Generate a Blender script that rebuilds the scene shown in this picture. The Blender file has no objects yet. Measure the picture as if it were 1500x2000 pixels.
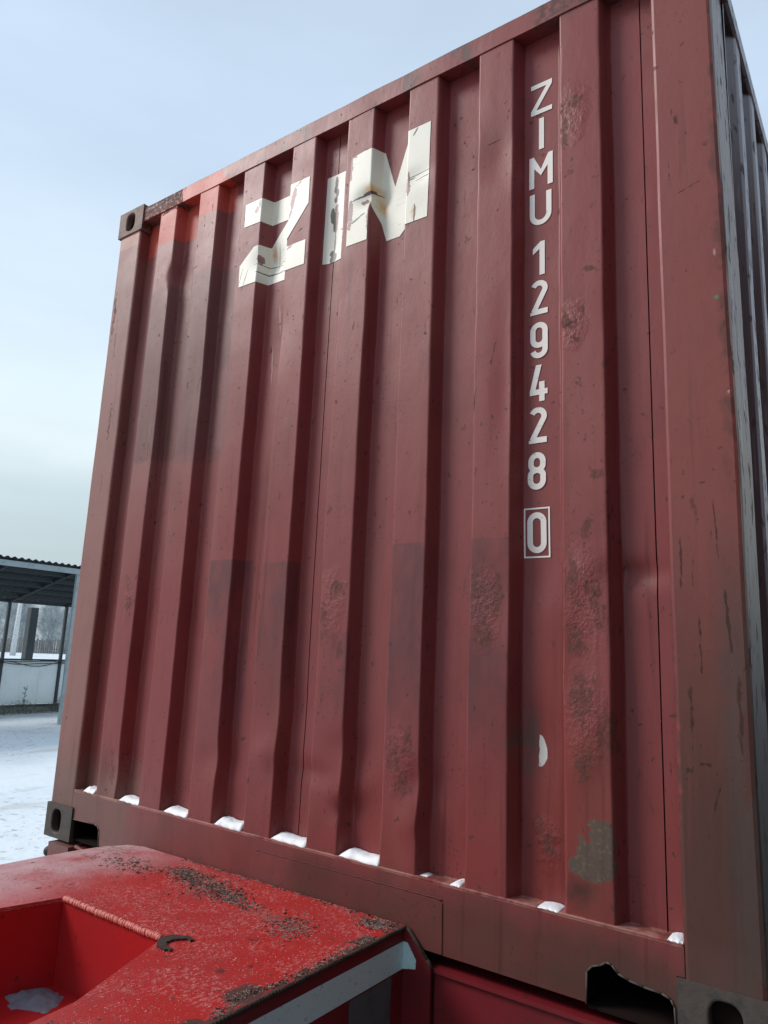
import bpy, bmesh, math, random
from mathutils import Vector, Matrix, noise as mnoise
C = bpy.context.scene.collection
sc = bpy.context.scene
R = math.radians

# ------------------------------------------------------------------ camera, sky, sun, exposure
cam_d = bpy.data.cameras.new('camera'); cam = bpy.data.objects.new('camera', cam_d); C.objects.link(cam)
cam.location = (2.68989, -1.6421, 0.72605)
cam.rotation_euler = (1.76442, -0.04213, 0.61569)
cam_d.sensor_fit = 'VERTICAL'; cam_d.sensor_height = 36.0; cam_d.lens = 36.0 * 1401.87 / 2000
cam_d.clip_start = 0.02; cam_d.clip_end = 2000
sc.camera = cam

SUN_EL, SUN_AZ = R(38), R(234)       # azimuth clockwise from +Y: behind the camera's left shoulder
w = bpy.data.worlds.new('World'); sc.world = w; w.use_nodes = True
wt = w.node_tree; wt.nodes.clear(); N = wt.nodes.new; L = wt.links.new
out = N('ShaderNodeOutputWorld'); bg = N('ShaderNodeBackground'); bg.inputs[1].default_value = 0.1
L(bg.outputs[0], out.inputs[0])
sky = N('ShaderNodeTexSky'); sky.sky_type = 'NISHITA'; sky.sun_disc = False
sky.sun_elevation = SUN_EL; sky.sun_rotation = SUN_AZ; sky.air_density = 1.0; sky.dust_density = 1.5; sky.ozone_density = 1.5
tc = N('ShaderNodeTexCoord'); sep = N('ShaderNodeSeparateXYZ'); L(tc.outputs['Generated'], sep.inputs[0])
mp = N('ShaderNodeMapping'); mp.inputs['Scale'].default_value = (1.2, 1.2, 5.0); L(tc.outputs['Generated'], mp.inputs[0])
nz = N('ShaderNodeTexNoise'); nz.inputs['Scale'].default_value = 1.6; nz.inputs['Detail'].default_value = 5; nz.inputs['Roughness'].default_value = .55
L(mp.outputs[0], nz.inputs[0])
ma = N('ShaderNodeMath'); ma.operation = 'MULTIPLY_ADD'; ma.inputs[1].default_value = .07; ma.inputs[2].default_value = -.035
L(nz.outputs[0], ma.inputs[0])
ad = N('ShaderNodeMath'); ad.operation = 'ADD'; L(sep.outputs[2], ad.inputs[0]); L(ma.outputs[0], ad.inputs[1])
rp = N('ShaderNodeValToRGB'); rp.color_ramp.interpolation = 'EASE'; L(ad.outputs[0], rp.inputs[0])
stops = [(0.0, (.60, .72, .75)), (.08, (.58, .69, .73)), (.14, (.62, .74, .78)), (.185, (.70, .83, .87)), (.235, (.90, 1.03, 1.06)), (.30, (.92, 1.07, 1.12)),
         (.42, (.82, .98, 1.12)), (.60, (.70, .86, 1.06)), (1.0, (.56, .67, .80))]
el = rp.color_ramp.elements
while len(el) < len(stops): el.new(.5)
for e, (q, c) in zip(el, stops): e.position = q; e.color = (*c, 1)
sc10 = N('ShaderNodeVectorMath'); sc10.operation = 'SCALE'; sc10.inputs[3].default_value = 10.0; L(rp.outputs[0], sc10.inputs[0])
nz2 = N('ShaderNodeTexNoise'); nz2.inputs['Scale'].default_value = 2.6; nz2.inputs['Detail'].default_value = 5; L(mp.outputs[0], nz2.inputs[0])
m2 = N('ShaderNodeMath'); m2.operation = 'MULTIPLY_ADD'; m2.inputs[1].default_value = 2.2; m2.inputs[2].default_value = 8.9; L(nz2.outputs[0], m2.inputs[0]); L(m2.outputs[0], sc10.inputs[3])
mx = N('ShaderNodeMix'); mx.data_type = 'RGBA'; mx.inputs[0].default_value = .82
L(sky.outputs[0], mx.inputs[6]); L(sc10.outputs[0], mx.inputs[7]); L(mx.outputs[2], bg.inputs[0])

sun_d = bpy.data.lights.new('sun', 'SUN'); sun = bpy.data.objects.new('sun', sun_d); C.objects.link(sun)
sun_d.energy = 2.7; sun_d.angle = R(20); sun_d.color = (1.0, .95, .9)
sd = Vector((math.sin(SUN_AZ) * math.cos(SUN_EL), math.cos(SUN_AZ) * math.cos(SUN_EL), math.sin(SUN_EL)))
sun.rotation_euler = sd.to_track_quat('Z', 'Y').to_euler()

sc.cycles.max_bounces = 4; sc.cycles.diffuse_bounces = 3; sc.cycles.glossy_bounces = 2; sc.cycles.transmission_bounces = 0; sc.cycles.caustics_reflective = False; sc.cycles.caustics_refractive = False
sc.view_settings.view_transform = 'Standard'; sc.view_settings.look = 'None'
sc.view_settings.exposure = 0.0; sc.view_settings.gamma = 1.0; sc.view_settings.use_curve_mapping = False
GZ = -1.2                                   # ground height; 0 is the underside of the container

# ------------------------------------------------------------------ node helpers
def ell_group():
    g = bpy.data.node_groups.new('EllipseMask', 'ShaderNodeTree')
    for n in ('X', 'Z', 'cx', 'cz', 'c', 's', 'a', 'b', 'soft'): g.interface.new_socket(n, in_out='INPUT', socket_type='NodeSocketFloat')
    g.interface.new_socket('mask', in_out='OUTPUT', socket_type='NodeSocketFloat')
    gi = g.nodes.new('NodeGroupInput'); go = g.nodes.new('NodeGroupOutput')
    def m(op, a, b=None, clamp=False):
        n = g.nodes.new('ShaderNodeMath'); n.operation = op; n.use_clamp = clamp
        for i, v in enumerate((a, b)):
            if v is None: continue
            if isinstance(v, (int, float)): n.inputs[i].default_value = v
            else: g.links.new(v, n.inputs[i])
        return n.outputs[0]
    I = gi.outputs
    dx = m('SUBTRACT', I['X'], I['cx']); dz = m('SUBTRACT', I['Z'], I['cz'])
    u = m('ADD', m('MULTIPLY', dx, I['c']), m('MULTIPLY', dz, I['s']))
    v = m('SUBTRACT', m('MULTIPLY', dz, I['c']), m('MULTIPLY', dx, I['s']))
    u = m('DIVIDE', u, I['a']); v = m('DIVIDE', v, I['b'])
    d = m('SQRT', m('ADD', m('MULTIPLY', u, u), m('MULTIPLY', v, v)))
    r = m('DIVIDE', m('SUBTRACT', 1.0, d), I['soft'], True)
    g.links.new(r, go.inputs[0]); return g
def box_group():
    g = bpy.data.node_groups.new('BoxMask', 'ShaderNodeTree')
    for n in ('X', 'Z', 'x0', 'x1', 'z0', 'z1', 'soft'): g.interface.new_socket(n, in_out='INPUT', socket_type='NodeSocketFloat')
    g.interface.new_socket('mask', in_out='OUTPUT', socket_type='NodeSocketFloat')
    gi = g.nodes.new('NodeGroupInput'); go = g.nodes.new('NodeGroupOutput'); I = gi.outputs
    def m(op, a, b, clamp=False):
        n = g.nodes.new('ShaderNodeMath'); n.operation = op; n.use_clamp = clamp
        g.links.new(a, n.inputs[0]); g.links.new(b, n.inputs[1]); return n.outputs[0]
    a = m('DIVIDE', m('SUBTRACT', I['X'], I['x0']), I['soft'], True); b = m('DIVIDE', m('SUBTRACT', I['x1'], I['X']), I['soft'], True)
    c = m('DIVIDE', m('SUBTRACT', I['Z'], I['z0']), I['soft'], True); d = m('DIVIDE', m('SUBTRACT', I['z1'], I['Z']), I['soft'], True)
    g.links.new(m('MULTIPLY', m('MULTIPLY', a, b), m('MULTIPLY', c, d)), go.inputs[0]); return g
ELL, BOX = ell_group(), box_group()

class Mat:
    def __init__(s, name, color, rough=.5, metal=0.0, spec=.5):
        s.m = bpy.data.materials.new(name); s.m.use_nodes = True; s.t = s.m.node_tree
        s.b = s.t.nodes['Principled BSDF']
        s.b.inputs['Metallic'].default_value = metal; s.b.inputs['Specular IOR Level'].default_value = spec
        s.geo = s.t.nodes.new('ShaderNodeNewGeometry'); s.pos = s.geo.outputs['Position']
        s.col = s.rgb(color); s.rgh = s.val(rough); s.h = None
    def val(s, v): n = s.t.nodes.new('ShaderNodeValue'); n.outputs[0].default_value = v; return n.outputs[0]
    def rgb(s, c): n = s.t.nodes.new('ShaderNodeRGB'); n.outputs[0].default_value = (*c, 1); return n.outputs[0]
    def math(s, op, a, b=0.0, c=None, clamp=False):
        n = s.t.nodes.new('ShaderNodeMath'); n.operation = op; n.use_clamp = clamp
        for i, v in enumerate((a, b, c)):
            if v is None: continue
            if isinstance(v, (int, float)): n.inputs[i].default_value = v
            else: s.t.links.new(v, n.inputs[i])
        return n.outputs[0]
    def noise(s, scale, stretch=(1, 1, 1), detail=4, rough=.55, off=(0, 0, 0), pos=None):
        mp = s.t.nodes.new('ShaderNodeMapping'); mp.inputs['Scale'].default_value = stretch; mp.inputs['Location'].default_value = off
        s.t.links.new(pos or s.pos, mp.inputs[0])
        n = s.t.nodes.new('ShaderNodeTexNoise'); n.inputs['Scale'].default_value = scale; n.inputs['Detail'].default_value = min(detail, 3)
        n.inputs['Roughness'].default_value = rough; s.t.links.new(mp.outputs[0], n.inputs[0]); return n.outputs[0]
    def step(s, x, lo, hi):
        n = s.t.nodes.new('ShaderNodeMapRange'); n.interpolation_type = 'SMOOTHSTEP'; s.t.links.new(x, n.inputs[0])
        n.inputs[1].default_value = lo; n.inputs[2].default_value = hi; return n.outputs[0]
    def mix(s, mask, color, f=1.0, rough=None):
        if f != 1.0: mask = s.math('MULTIPLY', mask, f)
        n = s.t.nodes.new('ShaderNodeMix'); n.data_type = 'RGBA'; s.t.links.new(mask, n.inputs[0]); s.t.links.new(s.col, n.inputs[6])
        if isinstance(color, tuple): n.inputs[7].default_value = (*color, 1)
        else: s.t.links.new(color, n.inputs[7])
        s.col = n.outputs[2]
        if rough is not None:
            n = s.t.nodes.new('ShaderNodeMix'); s.t.links.new(mask, n.inputs[0]); s.t.links.new(s.rgh, n.inputs[2]); n.inputs[3].default_value = rough; s.rgh = n.outputs[0]
    def mul(s, mask, f):      # multiply colour value by f where mask
        n = s.t.nodes.new('ShaderNodeMix'); n.data_type = 'RGBA'; n.blend_type = 'MULTIPLY'; s.t.links.new(mask, n.inputs[0]); s.t.links.new(s.col, n.inputs[6])
        c = f if isinstance(f, tuple) else (f, f, f)
        n.inputs[7].default_value = (*c, 1); s.col = n.outputs[2]
    def coords(s, amp, scale, a=0, b=2):
        sp = s.t.nodes.new('ShaderNodeSeparateXYZ'); s.t.links.new(s.pos, sp.inputs[0])
        X, Z = sp.outputs[a], sp.outputs[b]
        if amp:
            X = s.math('ADD', X, s.math('MULTIPLY_ADD', s.noise(scale, off=(3.1, 0, 0)), 2 * amp, -amp))
            Z = s.math('ADD', Z, s.math('MULTIPLY_ADD', s.noise(scale, off=(0, 7.7, 2)), 2 * amp, -amp))
        return X, Z
    def ell(s, XZ, cx, cz, a, b, ang=0, soft=.3):
        n = s.t.nodes.new('ShaderNodeGroup'); n.node_tree = ELL
        s.t.links.new(XZ[0], n.inputs['X']); s.t.links.new(XZ[1], n.inputs['Z'])
        for k, v in dict(cx=cx, cz=cz, c=math.cos(R(ang)), s=math.sin(R(ang)), a=a, b=b, soft=soft).items(): n.inputs[k].default_value = v
        return n.outputs[0]
    def box(s, XZ, x0, x1, z0, z1, soft=.004):
        n = s.t.nodes.new('ShaderNodeGroup'); n.node_tree = BOX
        s.t.links.new(XZ[0], n.inputs['X']); s.t.links.new(XZ[1], n.inputs['Z'])
        for k, v in dict(x0=x0, x1=x1, z0=z0, z1=z1, soft=soft).items(): n.inputs[k].default_value = v
        return n.outputs[0]
    def union(s, ms):
        r = ms[0]
        for m in ms[1:]: r = s.math('MAXIMUM', r, m)
        return r
    def addh(s, h, k):
        h = s.math('MULTIPLY', h, k); s.h = h if s.h is None else s.math('ADD', s.h, h)
    def done(s, dist=.002, strength=1.0):
        s.t.links.new(s.col, s.b.inputs['Base Color']); s.t.links.new(s.rgh, s.b.inputs['Roughness'])
        if s.h is not None:
            b = s.t.nodes.new('ShaderNodeBump'); b.inputs['Distance'].default_value = dist; b.inputs['Strength'].default_value = strength
            s.t.links.new(s.h, b.inputs['Height']); s.t.links.new(b.outputs[0], s.b.inputs['Normal'])
        return s.m

def plain(name, color, rough=.6, metal=0, scale=6, var=.25, bump=.0):
    m = Mat(name, color, rough, metal)
    n = m.noise(scale, detail=6); m.mul(m.step(n, .45, .7), 1 - var)
    n2 = m.noise(scale * 9, detail=3); m.mul(m.step(n2, .55, .75), 1 - var * .6)
    if bump: m.addh(n2, bump)
    return m.done()

RUST = (.060, .030, .020); DRUST = (.030, .018, .014)
# ---- main weathered container paint (front face; masks for paint and dirt, plus painted-in sheen, edge highlights and shade)
def container_paint():
    m = Mat('weathered_red_container_paint', (.205, .037, .036), .46, 0, .32)
    crisp = m.coords(.0015, 30); rag = m.coords(.030, 22); mid = m.coords(.010, 12)
    big = m.noise(1.3, (1, 1, .5), 3); m.mix(m.step(big, .35, .7), (.200, .048, .047), .7)
    fade = m.noise(3.0, (2.0, 1, .35), 5, off=(5, 0, 1)); m.mix(m.step(fade, .48, .72), (.225, .070, .058), .5)
    # browner paint on the right-hand post; brown low down is grime and painted shade
    m.mix(m.box(mid, -.1, .17, .1, 2.35, .03), (.25, .125, .105), .8, .5)  # sky sheen on the left post painted into its colour
    m.mix(m.box(rag, -.6, .95, .9, 2.6, .6), (.255, .120, .105), .62)  # same pale sheen painted over the upper left ribs
    m.mix(m.box(mid, 2.292, 2.5, .1, 2.6, .01), (.200, .050, .040), .85, .52)
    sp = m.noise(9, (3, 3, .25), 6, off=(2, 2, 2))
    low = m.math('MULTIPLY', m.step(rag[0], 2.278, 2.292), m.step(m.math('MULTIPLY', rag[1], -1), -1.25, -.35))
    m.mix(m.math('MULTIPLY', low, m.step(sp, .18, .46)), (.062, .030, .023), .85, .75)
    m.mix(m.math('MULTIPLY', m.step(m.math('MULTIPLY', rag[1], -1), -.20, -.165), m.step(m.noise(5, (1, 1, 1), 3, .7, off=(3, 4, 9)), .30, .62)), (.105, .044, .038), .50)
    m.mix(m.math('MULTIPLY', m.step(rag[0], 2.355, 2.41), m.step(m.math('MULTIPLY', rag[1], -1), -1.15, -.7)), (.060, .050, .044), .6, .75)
    m.mix(m.math('MULTIPLY', m.step(rag[0], 2.405, 2.43), m.step(m.noise(16, (1, 1, .5), 3, .7), .42, .58)), (.085, .028, .022), .8)
    m.mix(m.math('MULTIPLY', m.math('MULTIPLY', m.step(rag[0], 1.75, 2.05), m.step(m.math('MULTIPLY', rag[1], -1), -.19, -.05)), m.step(m.noise(7, (1, 1, 1), 3, .7, off=(1, 4, 0)), .35, .65)), (.075, .050, .040), .85)
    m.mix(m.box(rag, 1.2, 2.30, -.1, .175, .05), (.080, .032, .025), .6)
    m.mix(m.box(rag, -.1, .55, -.1, .34, .10), (.16, .09, .07), .65)
    # repainted rectangles (crisp edged)
    D1 = (.100, .031, .033)
    for b in [(.781, .950, .30, 1.012), (1.30, 1.40, .35, .78), (1.533, 1.65, .3, 1.03), (1.768, 1.90, .28, 1.03), (1.005, 1.16, .45, .995)]:
        fz = m.math('MULTIPLY', m.box(crisp, *b, .003), m.step(m.math('SUBTRACT', crisp[1], b[2]), 0, .45))
        m.mix(m.math('MULTIPLY', fz, m.step(m.noise(7, (1, 1, .5), 3, .65, off=(0, 2, 2)), .30, .62)), D1, .85)
    m.mix(m.box(mid, .24, .79, 1.405, 2.16, .02), (.130, .054, .050), .6)
    m.mix(m.box(mid, .52, .80, 1.38, 1.93, .005), (.155, .056, .056), .5)
    m.mix(m.box(rag, .68, .76, 1.42, 1.75, .02), (.24, .10, .095), .5)
    m.mix(m.box(mid, 1.90, 2.10, .16, .86, .06), (.190, .032, .028), .75)
    m.mix(m.box(mid, 2.04, 2.16, .16, .60, .05), (.16, .040, .028), .6)
    # orange touch-up paint, top left
    O = (.45, .062, .040)
    ob = m.union([m.box(crisp, .155, .50, 2.352, 2.53, .003), m.box(crisp, .50, .70, 2.398, 2.53, .003), m.box(crisp, .41, .665, 2.51, 2.60, .003)])
    m.mix(ob, O, .92, .5)
    m.mix(m.box(crisp, -.02, .145, 2.408, 2.48, .004), (.33, .13, .09), .8)
    # gouged rusty part of the header beside the casting
    rn = m.noise(60, detail=6, rough=.65)
    g = m.math('MULTIPLY', m.box(rag, .13, .42, 2.49, 2.62, .01), m.step(rn, .36, .52)); m.mix(g, (.085, .048, .040), .9, .8); m.addh(m.math('MULTIPLY', m.box(rag, .1, .42, 2.49, 2.62, .01), rn), 3.0)
    g = m.math('MULTIPLY', m.box(rag, 1.95, 2.5, 2.49, 2.62, .03), m.step(rn, .38, .56)); m.mix(g, (.09, .05, .042), .85, .8)
    top = m.box(m.coords(.010, 45), -.1, 2.6, 2.568, 2.65, .006); m.mix(top, (.05, .035, .035), .8)
    m.mix(m.math('MULTIPLY', m.box(crisp, .4, 2.3, 2.50, 2.6, .01), m.step(m.noise(14, (1, 1, .6), 5, off=(9, 1, 0)), .56, .64)), (.09, .045, .04), .8)
    # blistered rust fields: ragged ellipses broken up by fine noise
    fine = m.noise(75, (1, 1, .8), 6, .7)
    fields = [(2.062, .93, .024, .085, 0), (2.118, .86, .040, .085, 12), (2.066, .77, .032, .075, 0), (2.085, .645, .042, .10, 0), (2.14, .56, .03, .10, 0), (2.085, .49, .022, .06, 0),
              (2.085, 2.215, .034, .030, 20), (2.050, 2.15, .013, .11, 0), (2.055, 1.58, .013, .06, 25), (2.085, 1.525, .035, .012, -30), (2.098, 1.60, .014, .010, 0),
              (2.060, 2.005, .020, .020, 0), (2.12, 1.165, .03, .025, 0), (2.10, 1.035, .022, .035, 0), (2.085, 1.41, .034, .006, -42), (2.125, 1.70, .04, .012, -40),
              (1.80, .90, .040, .06, 0), (1.865, .88, .020, .09, 0), (1.825, .79, .050, .06, 0), (1.345, .90, .045, .045, 0), (1.30, .80, .03, .10, 0),
              (1.300, 1.14, .012, .03, 0), (1.37, .73, .02, .05, 0), (1.57, .46, .035, .07, 0), (1.61, .51, .025, .06, 0), (1.60, .38, .03, .06, 0), (.345, .86, .03, .05, 0), (.335, .95, .02, .05, 0),
              (1.536, 1.645, .010, .018, 0), (.415, 2.27, .014, .055, -8), (.35, .29, .028, .09, 5), (2.40, 1.945, .02, .02, 0), (2.29, 2.21, .020, .014, 0), (2.345, 1.06, .008, .05, 0),
              (.03, 2.1, .012, .16, 0), (.09, 1.6, .012, .12, 0), (1.99, .30, .018, .035, 10), (1.96, .34, .02, .05, 0)]
    fm = m.union([m.ell(rag, *f[:4], f[4], .55) for f in fields])
    coarse = m.noise(24, (1, 1, .8), 6, .72, off=(3, 1, 7))
    dens = m.math('ADD', m.math('MULTIPLY', fm, .30), m.math('ADD', m.math('MULTIPLY', fine, .45), m.math('MULTIPLY', coarse, .55)))
    m.mix(m.step(dens, .64, .80), (.125, .036, .028), .55, .75)
    m.mix(m.math('MULTIPLY', m.step(dens, .70, .84), m.step(fine, .42, .56)), (.080, .036, .026), .55, .85)
    rag1 = m.coords(.030, 22)
    fb = m.union([m.ell(rag1, *f, 0, .6) for f in [(2.09, .86, .06, .16), (2.09, .60, .055, .15), (2.08, 2.18, .05, .10), (2.07, 1.56, .04, .08), (1.83, .85, .055, .12), (1.33, .86, .05, .13), (1.59, .45, .045, .11), (1.98, .31, .03, .07), (.345, .88, .03, .10)]])
    m.addh(m.math('MULTIPLY', fb, fine), 2.4)
    # long dark scratches
    sw = m.coords(.004, 25)
    scr = [(1.845, 1.525, .004, .075, -12), (1.795, 1.42, .003, .05, -4), (1.83, 2.19, .055, .003, 8), (2.36, 1.845, .052, .003, 17), (2.312, .95, .005, .10, 0), (2.345, .76, .005, .10, 0),
           (2.322, .62, .007, .10, 0), (2.40, .83, .006, .12, 3), (2.414, .63, .008, .14, 0), (2.335, .92, .005, .05, 0), (2.385, 1.02, .003, .12, 2), (2.345, .53, .028, .006, 0), (2.36, .45, .004, .09, -14), (2.312, .515, .012, .01, 0),
           (.545, 2.18, .030, .003, 12), (.62, 2.20, .02, .003, 12), (.06, 1.97, .004, .13, 0), (.085, 1.35, .003, .06, 0), (2.36, 1.99, .004, .025, 0), (1.09, 2.155, .03, .004, 20),
           (.36, 1.45, .004, .06, 0), (.62, 1.67, .003, .07, -20), (2.335, 2.04, .012, .05, 0), (2.318, 1.9, .004, .06, 0)]
    sm = m.union([m.ell(sw, *f[:4], f[4], .9) for f in scr]); sn = m.noise(45, (1.5, 1.5, .5), 5, .7, off=(2, 8, 2))
    sm = m.step(m.math('ADD', m.math('MULTIPLY', sm, .34), sn), .62, .78); m.mix(sm, (.038, .017, .013), .85, .8)
    # pale scuffs
    pal = [(.98, 1.87, .004, .07, 6), (.96, 1.7, .003, .1, 3), (1.005, 1.55, .003, .12, 0), (2.41, 1.66, .004, .012, 0), (1.40, 2.30, .05, .002, 35), (2.425, 1.32, .004, .007, 0), (2.03, .90, .0015, .035, 0)]
    pm = m.union([m.ell(sw, *f[:4], f[4], .6) for f in pal]); m.mix(pm, (.45, .28, .25), .7)
    # flaked patch down to grey primer, white chip, green spot
    fl = m.union([m.box(m.coords(.022, 42), 2.070, 2.152, .275, .345, .002), m.box(m.coords(.016, 60), 2.098, 2.152, .33, .388, .002), m.ell(m.coords(.012, 30), 2.10, .285, .055, .028, 0, .1)])
    m.mix(fl, (.100, .074, .055), .95, .9); m.mix(m.math('MULTIPLY', fl, m.step(m.noise(120, detail=4), .5, .7)), (.16, .125, .095), .6)
    m.mix(m.ell(rag, 2.075, .235, .05, .04, 0, .8), (.055, .026, .020), .8)
    m.mix(m.math('MULTIPLY', m.ell(rag, 1.935, .53, .045, .10, 0, .7), m.step(coarse, .40, .55)), (.085, .055, .045), .85)
    m.mix(m.math('MULTIPLY', m.ell(m.coords(.006, 35), 1.958, .512, .022, .038, 8, .05), m.step(m.coords(.004, 50)[0], 1.958, 1.960)), (.56, .55, .52), 1, .7)
    m.mix(m.ell(sw, 2.410, 1.548, .006, .006, 0, .5), (.03, .22, .11), .7)
    # rust speckle, drips, chalky streaks everywhere
    m.mix(m.math('MULTIPLY', m.box(crisp, .149, 2.289, .1735, .1830, .0015), m.step(m.noise(14, (1, 1, 1), 3, .6, off=(2, 0, 9)), .34, .56)), (.40, .20, .17), .7)  # painted highlight along the top edge of the sill
    sk = m.step(m.noise(38, detail=5, rough=.6, off=(1, 1, 8)), .675, .70); m.mix(sk, RUST, .75, .8)
    gate = m.step(m.noise(5, detail=3, off=(8, 2, 1)), .50, .62)
    m.mix(m.math('MULTIPLY', gate, m.step(m.noise(110, detail=4, off=(4, 4, 4)), .62, .66)), DRUST, .55)
    st = m.noise(26, (1.2, 1.2, .05), 4, off=(6, 1, 3)); m.mul(m.step(st, .56, .75), .86)
    dust = m.step(m.noise(5.5, (1, 1, .6), 6, off=(1, 9, 5)), .5, .75); m.mul(dust, (.84, .82, .80))
    pt = m.step(m.geo.outputs['Pointiness'], .515, .56); m.mix(m.math('MULTIPLY', m.math('MULTIPLY', pt, m.box(crisp, .152, 2.287, .184, 2.506, .004)), m.step(m.noise(18, (1, 1, .25), 3, .6, off=(5, 5, 5)), .38, .62)), (.34, .15, .125), .55)  # sky highlights on the rib folds, painted in as pale edges
    dr = m.math('MULTIPLY', m.step(m.noise(30, (1, 1, .03), 3, .6, off=(7, 0, 2)), .55, .70), m.step(m.noise(2.2, (1, 1, .6), 2, off=(0, 0, 6)), .45, .6)); m.mul(dr, (.72, .68, .66))
    m.addh(m.noise(130, detail=3), .12); m.addh(m.noise(11, (1, 1, .5), 3), .9)
    m.rgh = m.math('ADD', m.rgh, m.math('MULTIPLY_ADD', m.noise(7, detail=4), .22, -.11))
    return m.done(.002, .9)
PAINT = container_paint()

def side_paint():
    m = Mat('side_paint_sky_sheen', (.105, .070, .078), .34)
    n = m.noise(8, (1, 1, .2), 6); m.mix(m.step(n, .40, .68), (.15, .105, .105), .7)
    spy = m.t.nodes.new('ShaderNodeSeparateXYZ'); m.t.links.new(m.pos, spy.inputs[0])
    m.mix(m.math('MULTIPLY', m.step(m.math('MULTIPLY', spy.outputs[1], -1), -.175, -.165), m.step(m.noise(50, (1, 1, .06), 3, off=(1, 0, 0)), .35, .5)), (.72, .62, .54), .9, .5)  # sky reflection on the post's side strip, painted in with pale streaks
    m.mix(m.math('MULTIPLY', m.step(spy.outputs[0], 2.4265, 2.4290), m.step(m.math('MULTIPLY', spy.outputs[1], 1), .20, .21)), (.50, .46, .50), .8, .4)  # bright sky glare on the outer faces put into the colour
    n = m.noise(60, (1, 1, .08), 5); m.mix(m.step(n, .55, .68), (.26, .23, .22), .45)
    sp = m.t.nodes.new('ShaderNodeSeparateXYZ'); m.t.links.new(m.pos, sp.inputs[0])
    m.mix(m.step(m.math('MULTIPLY', sp.outputs[2], -1), -1.15, -.35), (.06, .032, .030), .75)  # side darkens downwards, the dull ground reflection painted in
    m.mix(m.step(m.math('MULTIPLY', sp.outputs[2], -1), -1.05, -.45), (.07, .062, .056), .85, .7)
    n = m.noise(40, (1, 1, .4), detail=5); m.mix(m.step(n, .58, .66), RUST, .7, .8); m.addh(n, .4)
    return m.done(.002, .6)
SIDE = side_paint()

def casting_mat():
    m = Mat('worn_casting_steel', (.17, .085, .068), .62, 0, .3)
    n = m.noise(18, detail=6); m.mix(m.step(n, .45, .62), (.20, .135, .11), .6); m.mix(m.step(m.noise(28, detail=5, off=(4, 0, 0)), .52, .62), (.055, .035, .030), .8)
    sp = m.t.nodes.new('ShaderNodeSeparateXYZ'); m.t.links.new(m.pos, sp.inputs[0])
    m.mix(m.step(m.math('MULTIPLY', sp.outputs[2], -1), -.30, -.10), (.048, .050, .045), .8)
    m.addh(m.noise(45, detail=5), 1.0); return m.done(.002, .9)
CAST = casting_mat()
DARK = Mat('inner_recess_shade', (.014, .008, .007), .95, 0, .1).done()  # near-black for holes, pockets and gaps; their shade is in the colour
def decal_mat(name, color, chips=(), cracks=(), rust=()):
    m = Mat(name, color, .42)
    n = m.noise(4, detail=5); m.mul(m.step(n, .45, .75), (.93, .93, .88))
    rag = m.coords(.010, 60); fine = m.coords(.003, 60)
    if rust:
        q = m.union([m.ell(rag, *f[:4], f[4], .9) for f in rust]); m.mix(q, (.56, .27, .045), .9)
    if chips:
        q = m.math('MULTIPLY', m.union([m.ell(rag, *f[:4], f[4], .2) for f in chips]), 1); m.mix(m.step(q, .2, .4), (.215, .085, .08), .95)
    if cracks:
        q = m.union([m.ell(fine, f[0], f[1], f[2] * 1.35, f[3] * 1.2, f[4], .3) for f in cracks]); m.mix(m.step(q, .1, .4), (.016, .012, .011), .95)
    m.mix(m.step(m.noise(26, (1, 1, 2), 5, off=(3, 3, 3)), .665, .70), (.42, .38, .32), .6)
    hl = m.noise(5, (1, 1, 14), 3, off=(5, 5, 1)); m.mix(m.step(hl, .655, .665), (.45, .45, .42), .35)
    m.addh(m.noise(130, detail=3), .12); return m.done(.002, .8)
WHITE = decal_mat('peeling_white_letter_paint', (.68, .655, .565),
    chips=[(1.053, 2.30, .012, .040, -10), (.868, 2.315, .012, .014, 0), (1.045, 2.245, .005, .03, -15), (.893, 2.11, .008, .018, 0), (1.05, 2.105, .02, .006, 30), (.80, 2.02, .003, .08, -16),
           (1.216, 2.185, .009, .060, 0), (1.245, 2.135, .012, .003, 0), (1.317, 2.135, .012, .060, 0), (1.375, 2.165, .018, .010, 0), (1.312, 2.31, .006, .05, 0), (1.392, 2.1, .006, .05, 0), (1.545, 2.165, .007, .045, 0),
           (1.32, 2.352, .016, .006, 0), (1.075, 2.347, .02, .004, 30)],
    cracks=[(1.211, 2.325, .0055, .022, 0), (1.208, 2.30, .0055, .014, 0), (1.216, 2.285, .0055, .014, 0), (1.210, 2.26, .0055, .012, 0), (1.201, 2.20, .008, .028, 5), (1.210, 2.16, .0055, .02, 0), (1.216, 2.09, .0028, .05, 0),
            (1.208, 2.055, .008, .010, 0), (1.214, 2.036, .011, .018, -25), (1.365, 2.190, .042, .003, 8), (1.385, 2.197, .016, .005, 10), (1.342, 2.108, .016, .004, 20), (1.367, 2.12, .010, .003, 15),
            (.935, 2.057, .045, .0025, -4), (.99, 2.060, .04, .0022, 8), (.93, 2.088, .045, .0015, -6), (.99, 2.098, .03, .0015, 10), (.837, 2.05, .0015, .03, -18), (.955, 2.12, .0012, .05, 0), (.882, 2.335, .003, .016, 0),
            (1.575, 2.188, .040, .0016, 3), (1.60, 2.172, .024, .0018, 6), (1.556, 2.18, .010, .002, 10), (1.572, 2.055, .003, .030, 0), (1.566, 2.342, .003, .014, -35)],
    rust=[(1.395, 2.205, .034, .026, 0), (1.42, 2.15, .018, .05, 20), (.93, 2.14, .018, .04, 0), (1.568, 2.06, .012, .03, 0)])
WHITE2 = decal_mat('white_stencil_paint', (.76, .71, .66))
SNOW = (lambda m: (m.mul(m.step(m.noise(9, detail=5), .4, .7), (.93, .95, .97)), m.addh(m.noise(160, detail=4), .8), m.done(.003, .5))[2])(Mat('clean_snow', (.82, .85, .88), .6))
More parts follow.
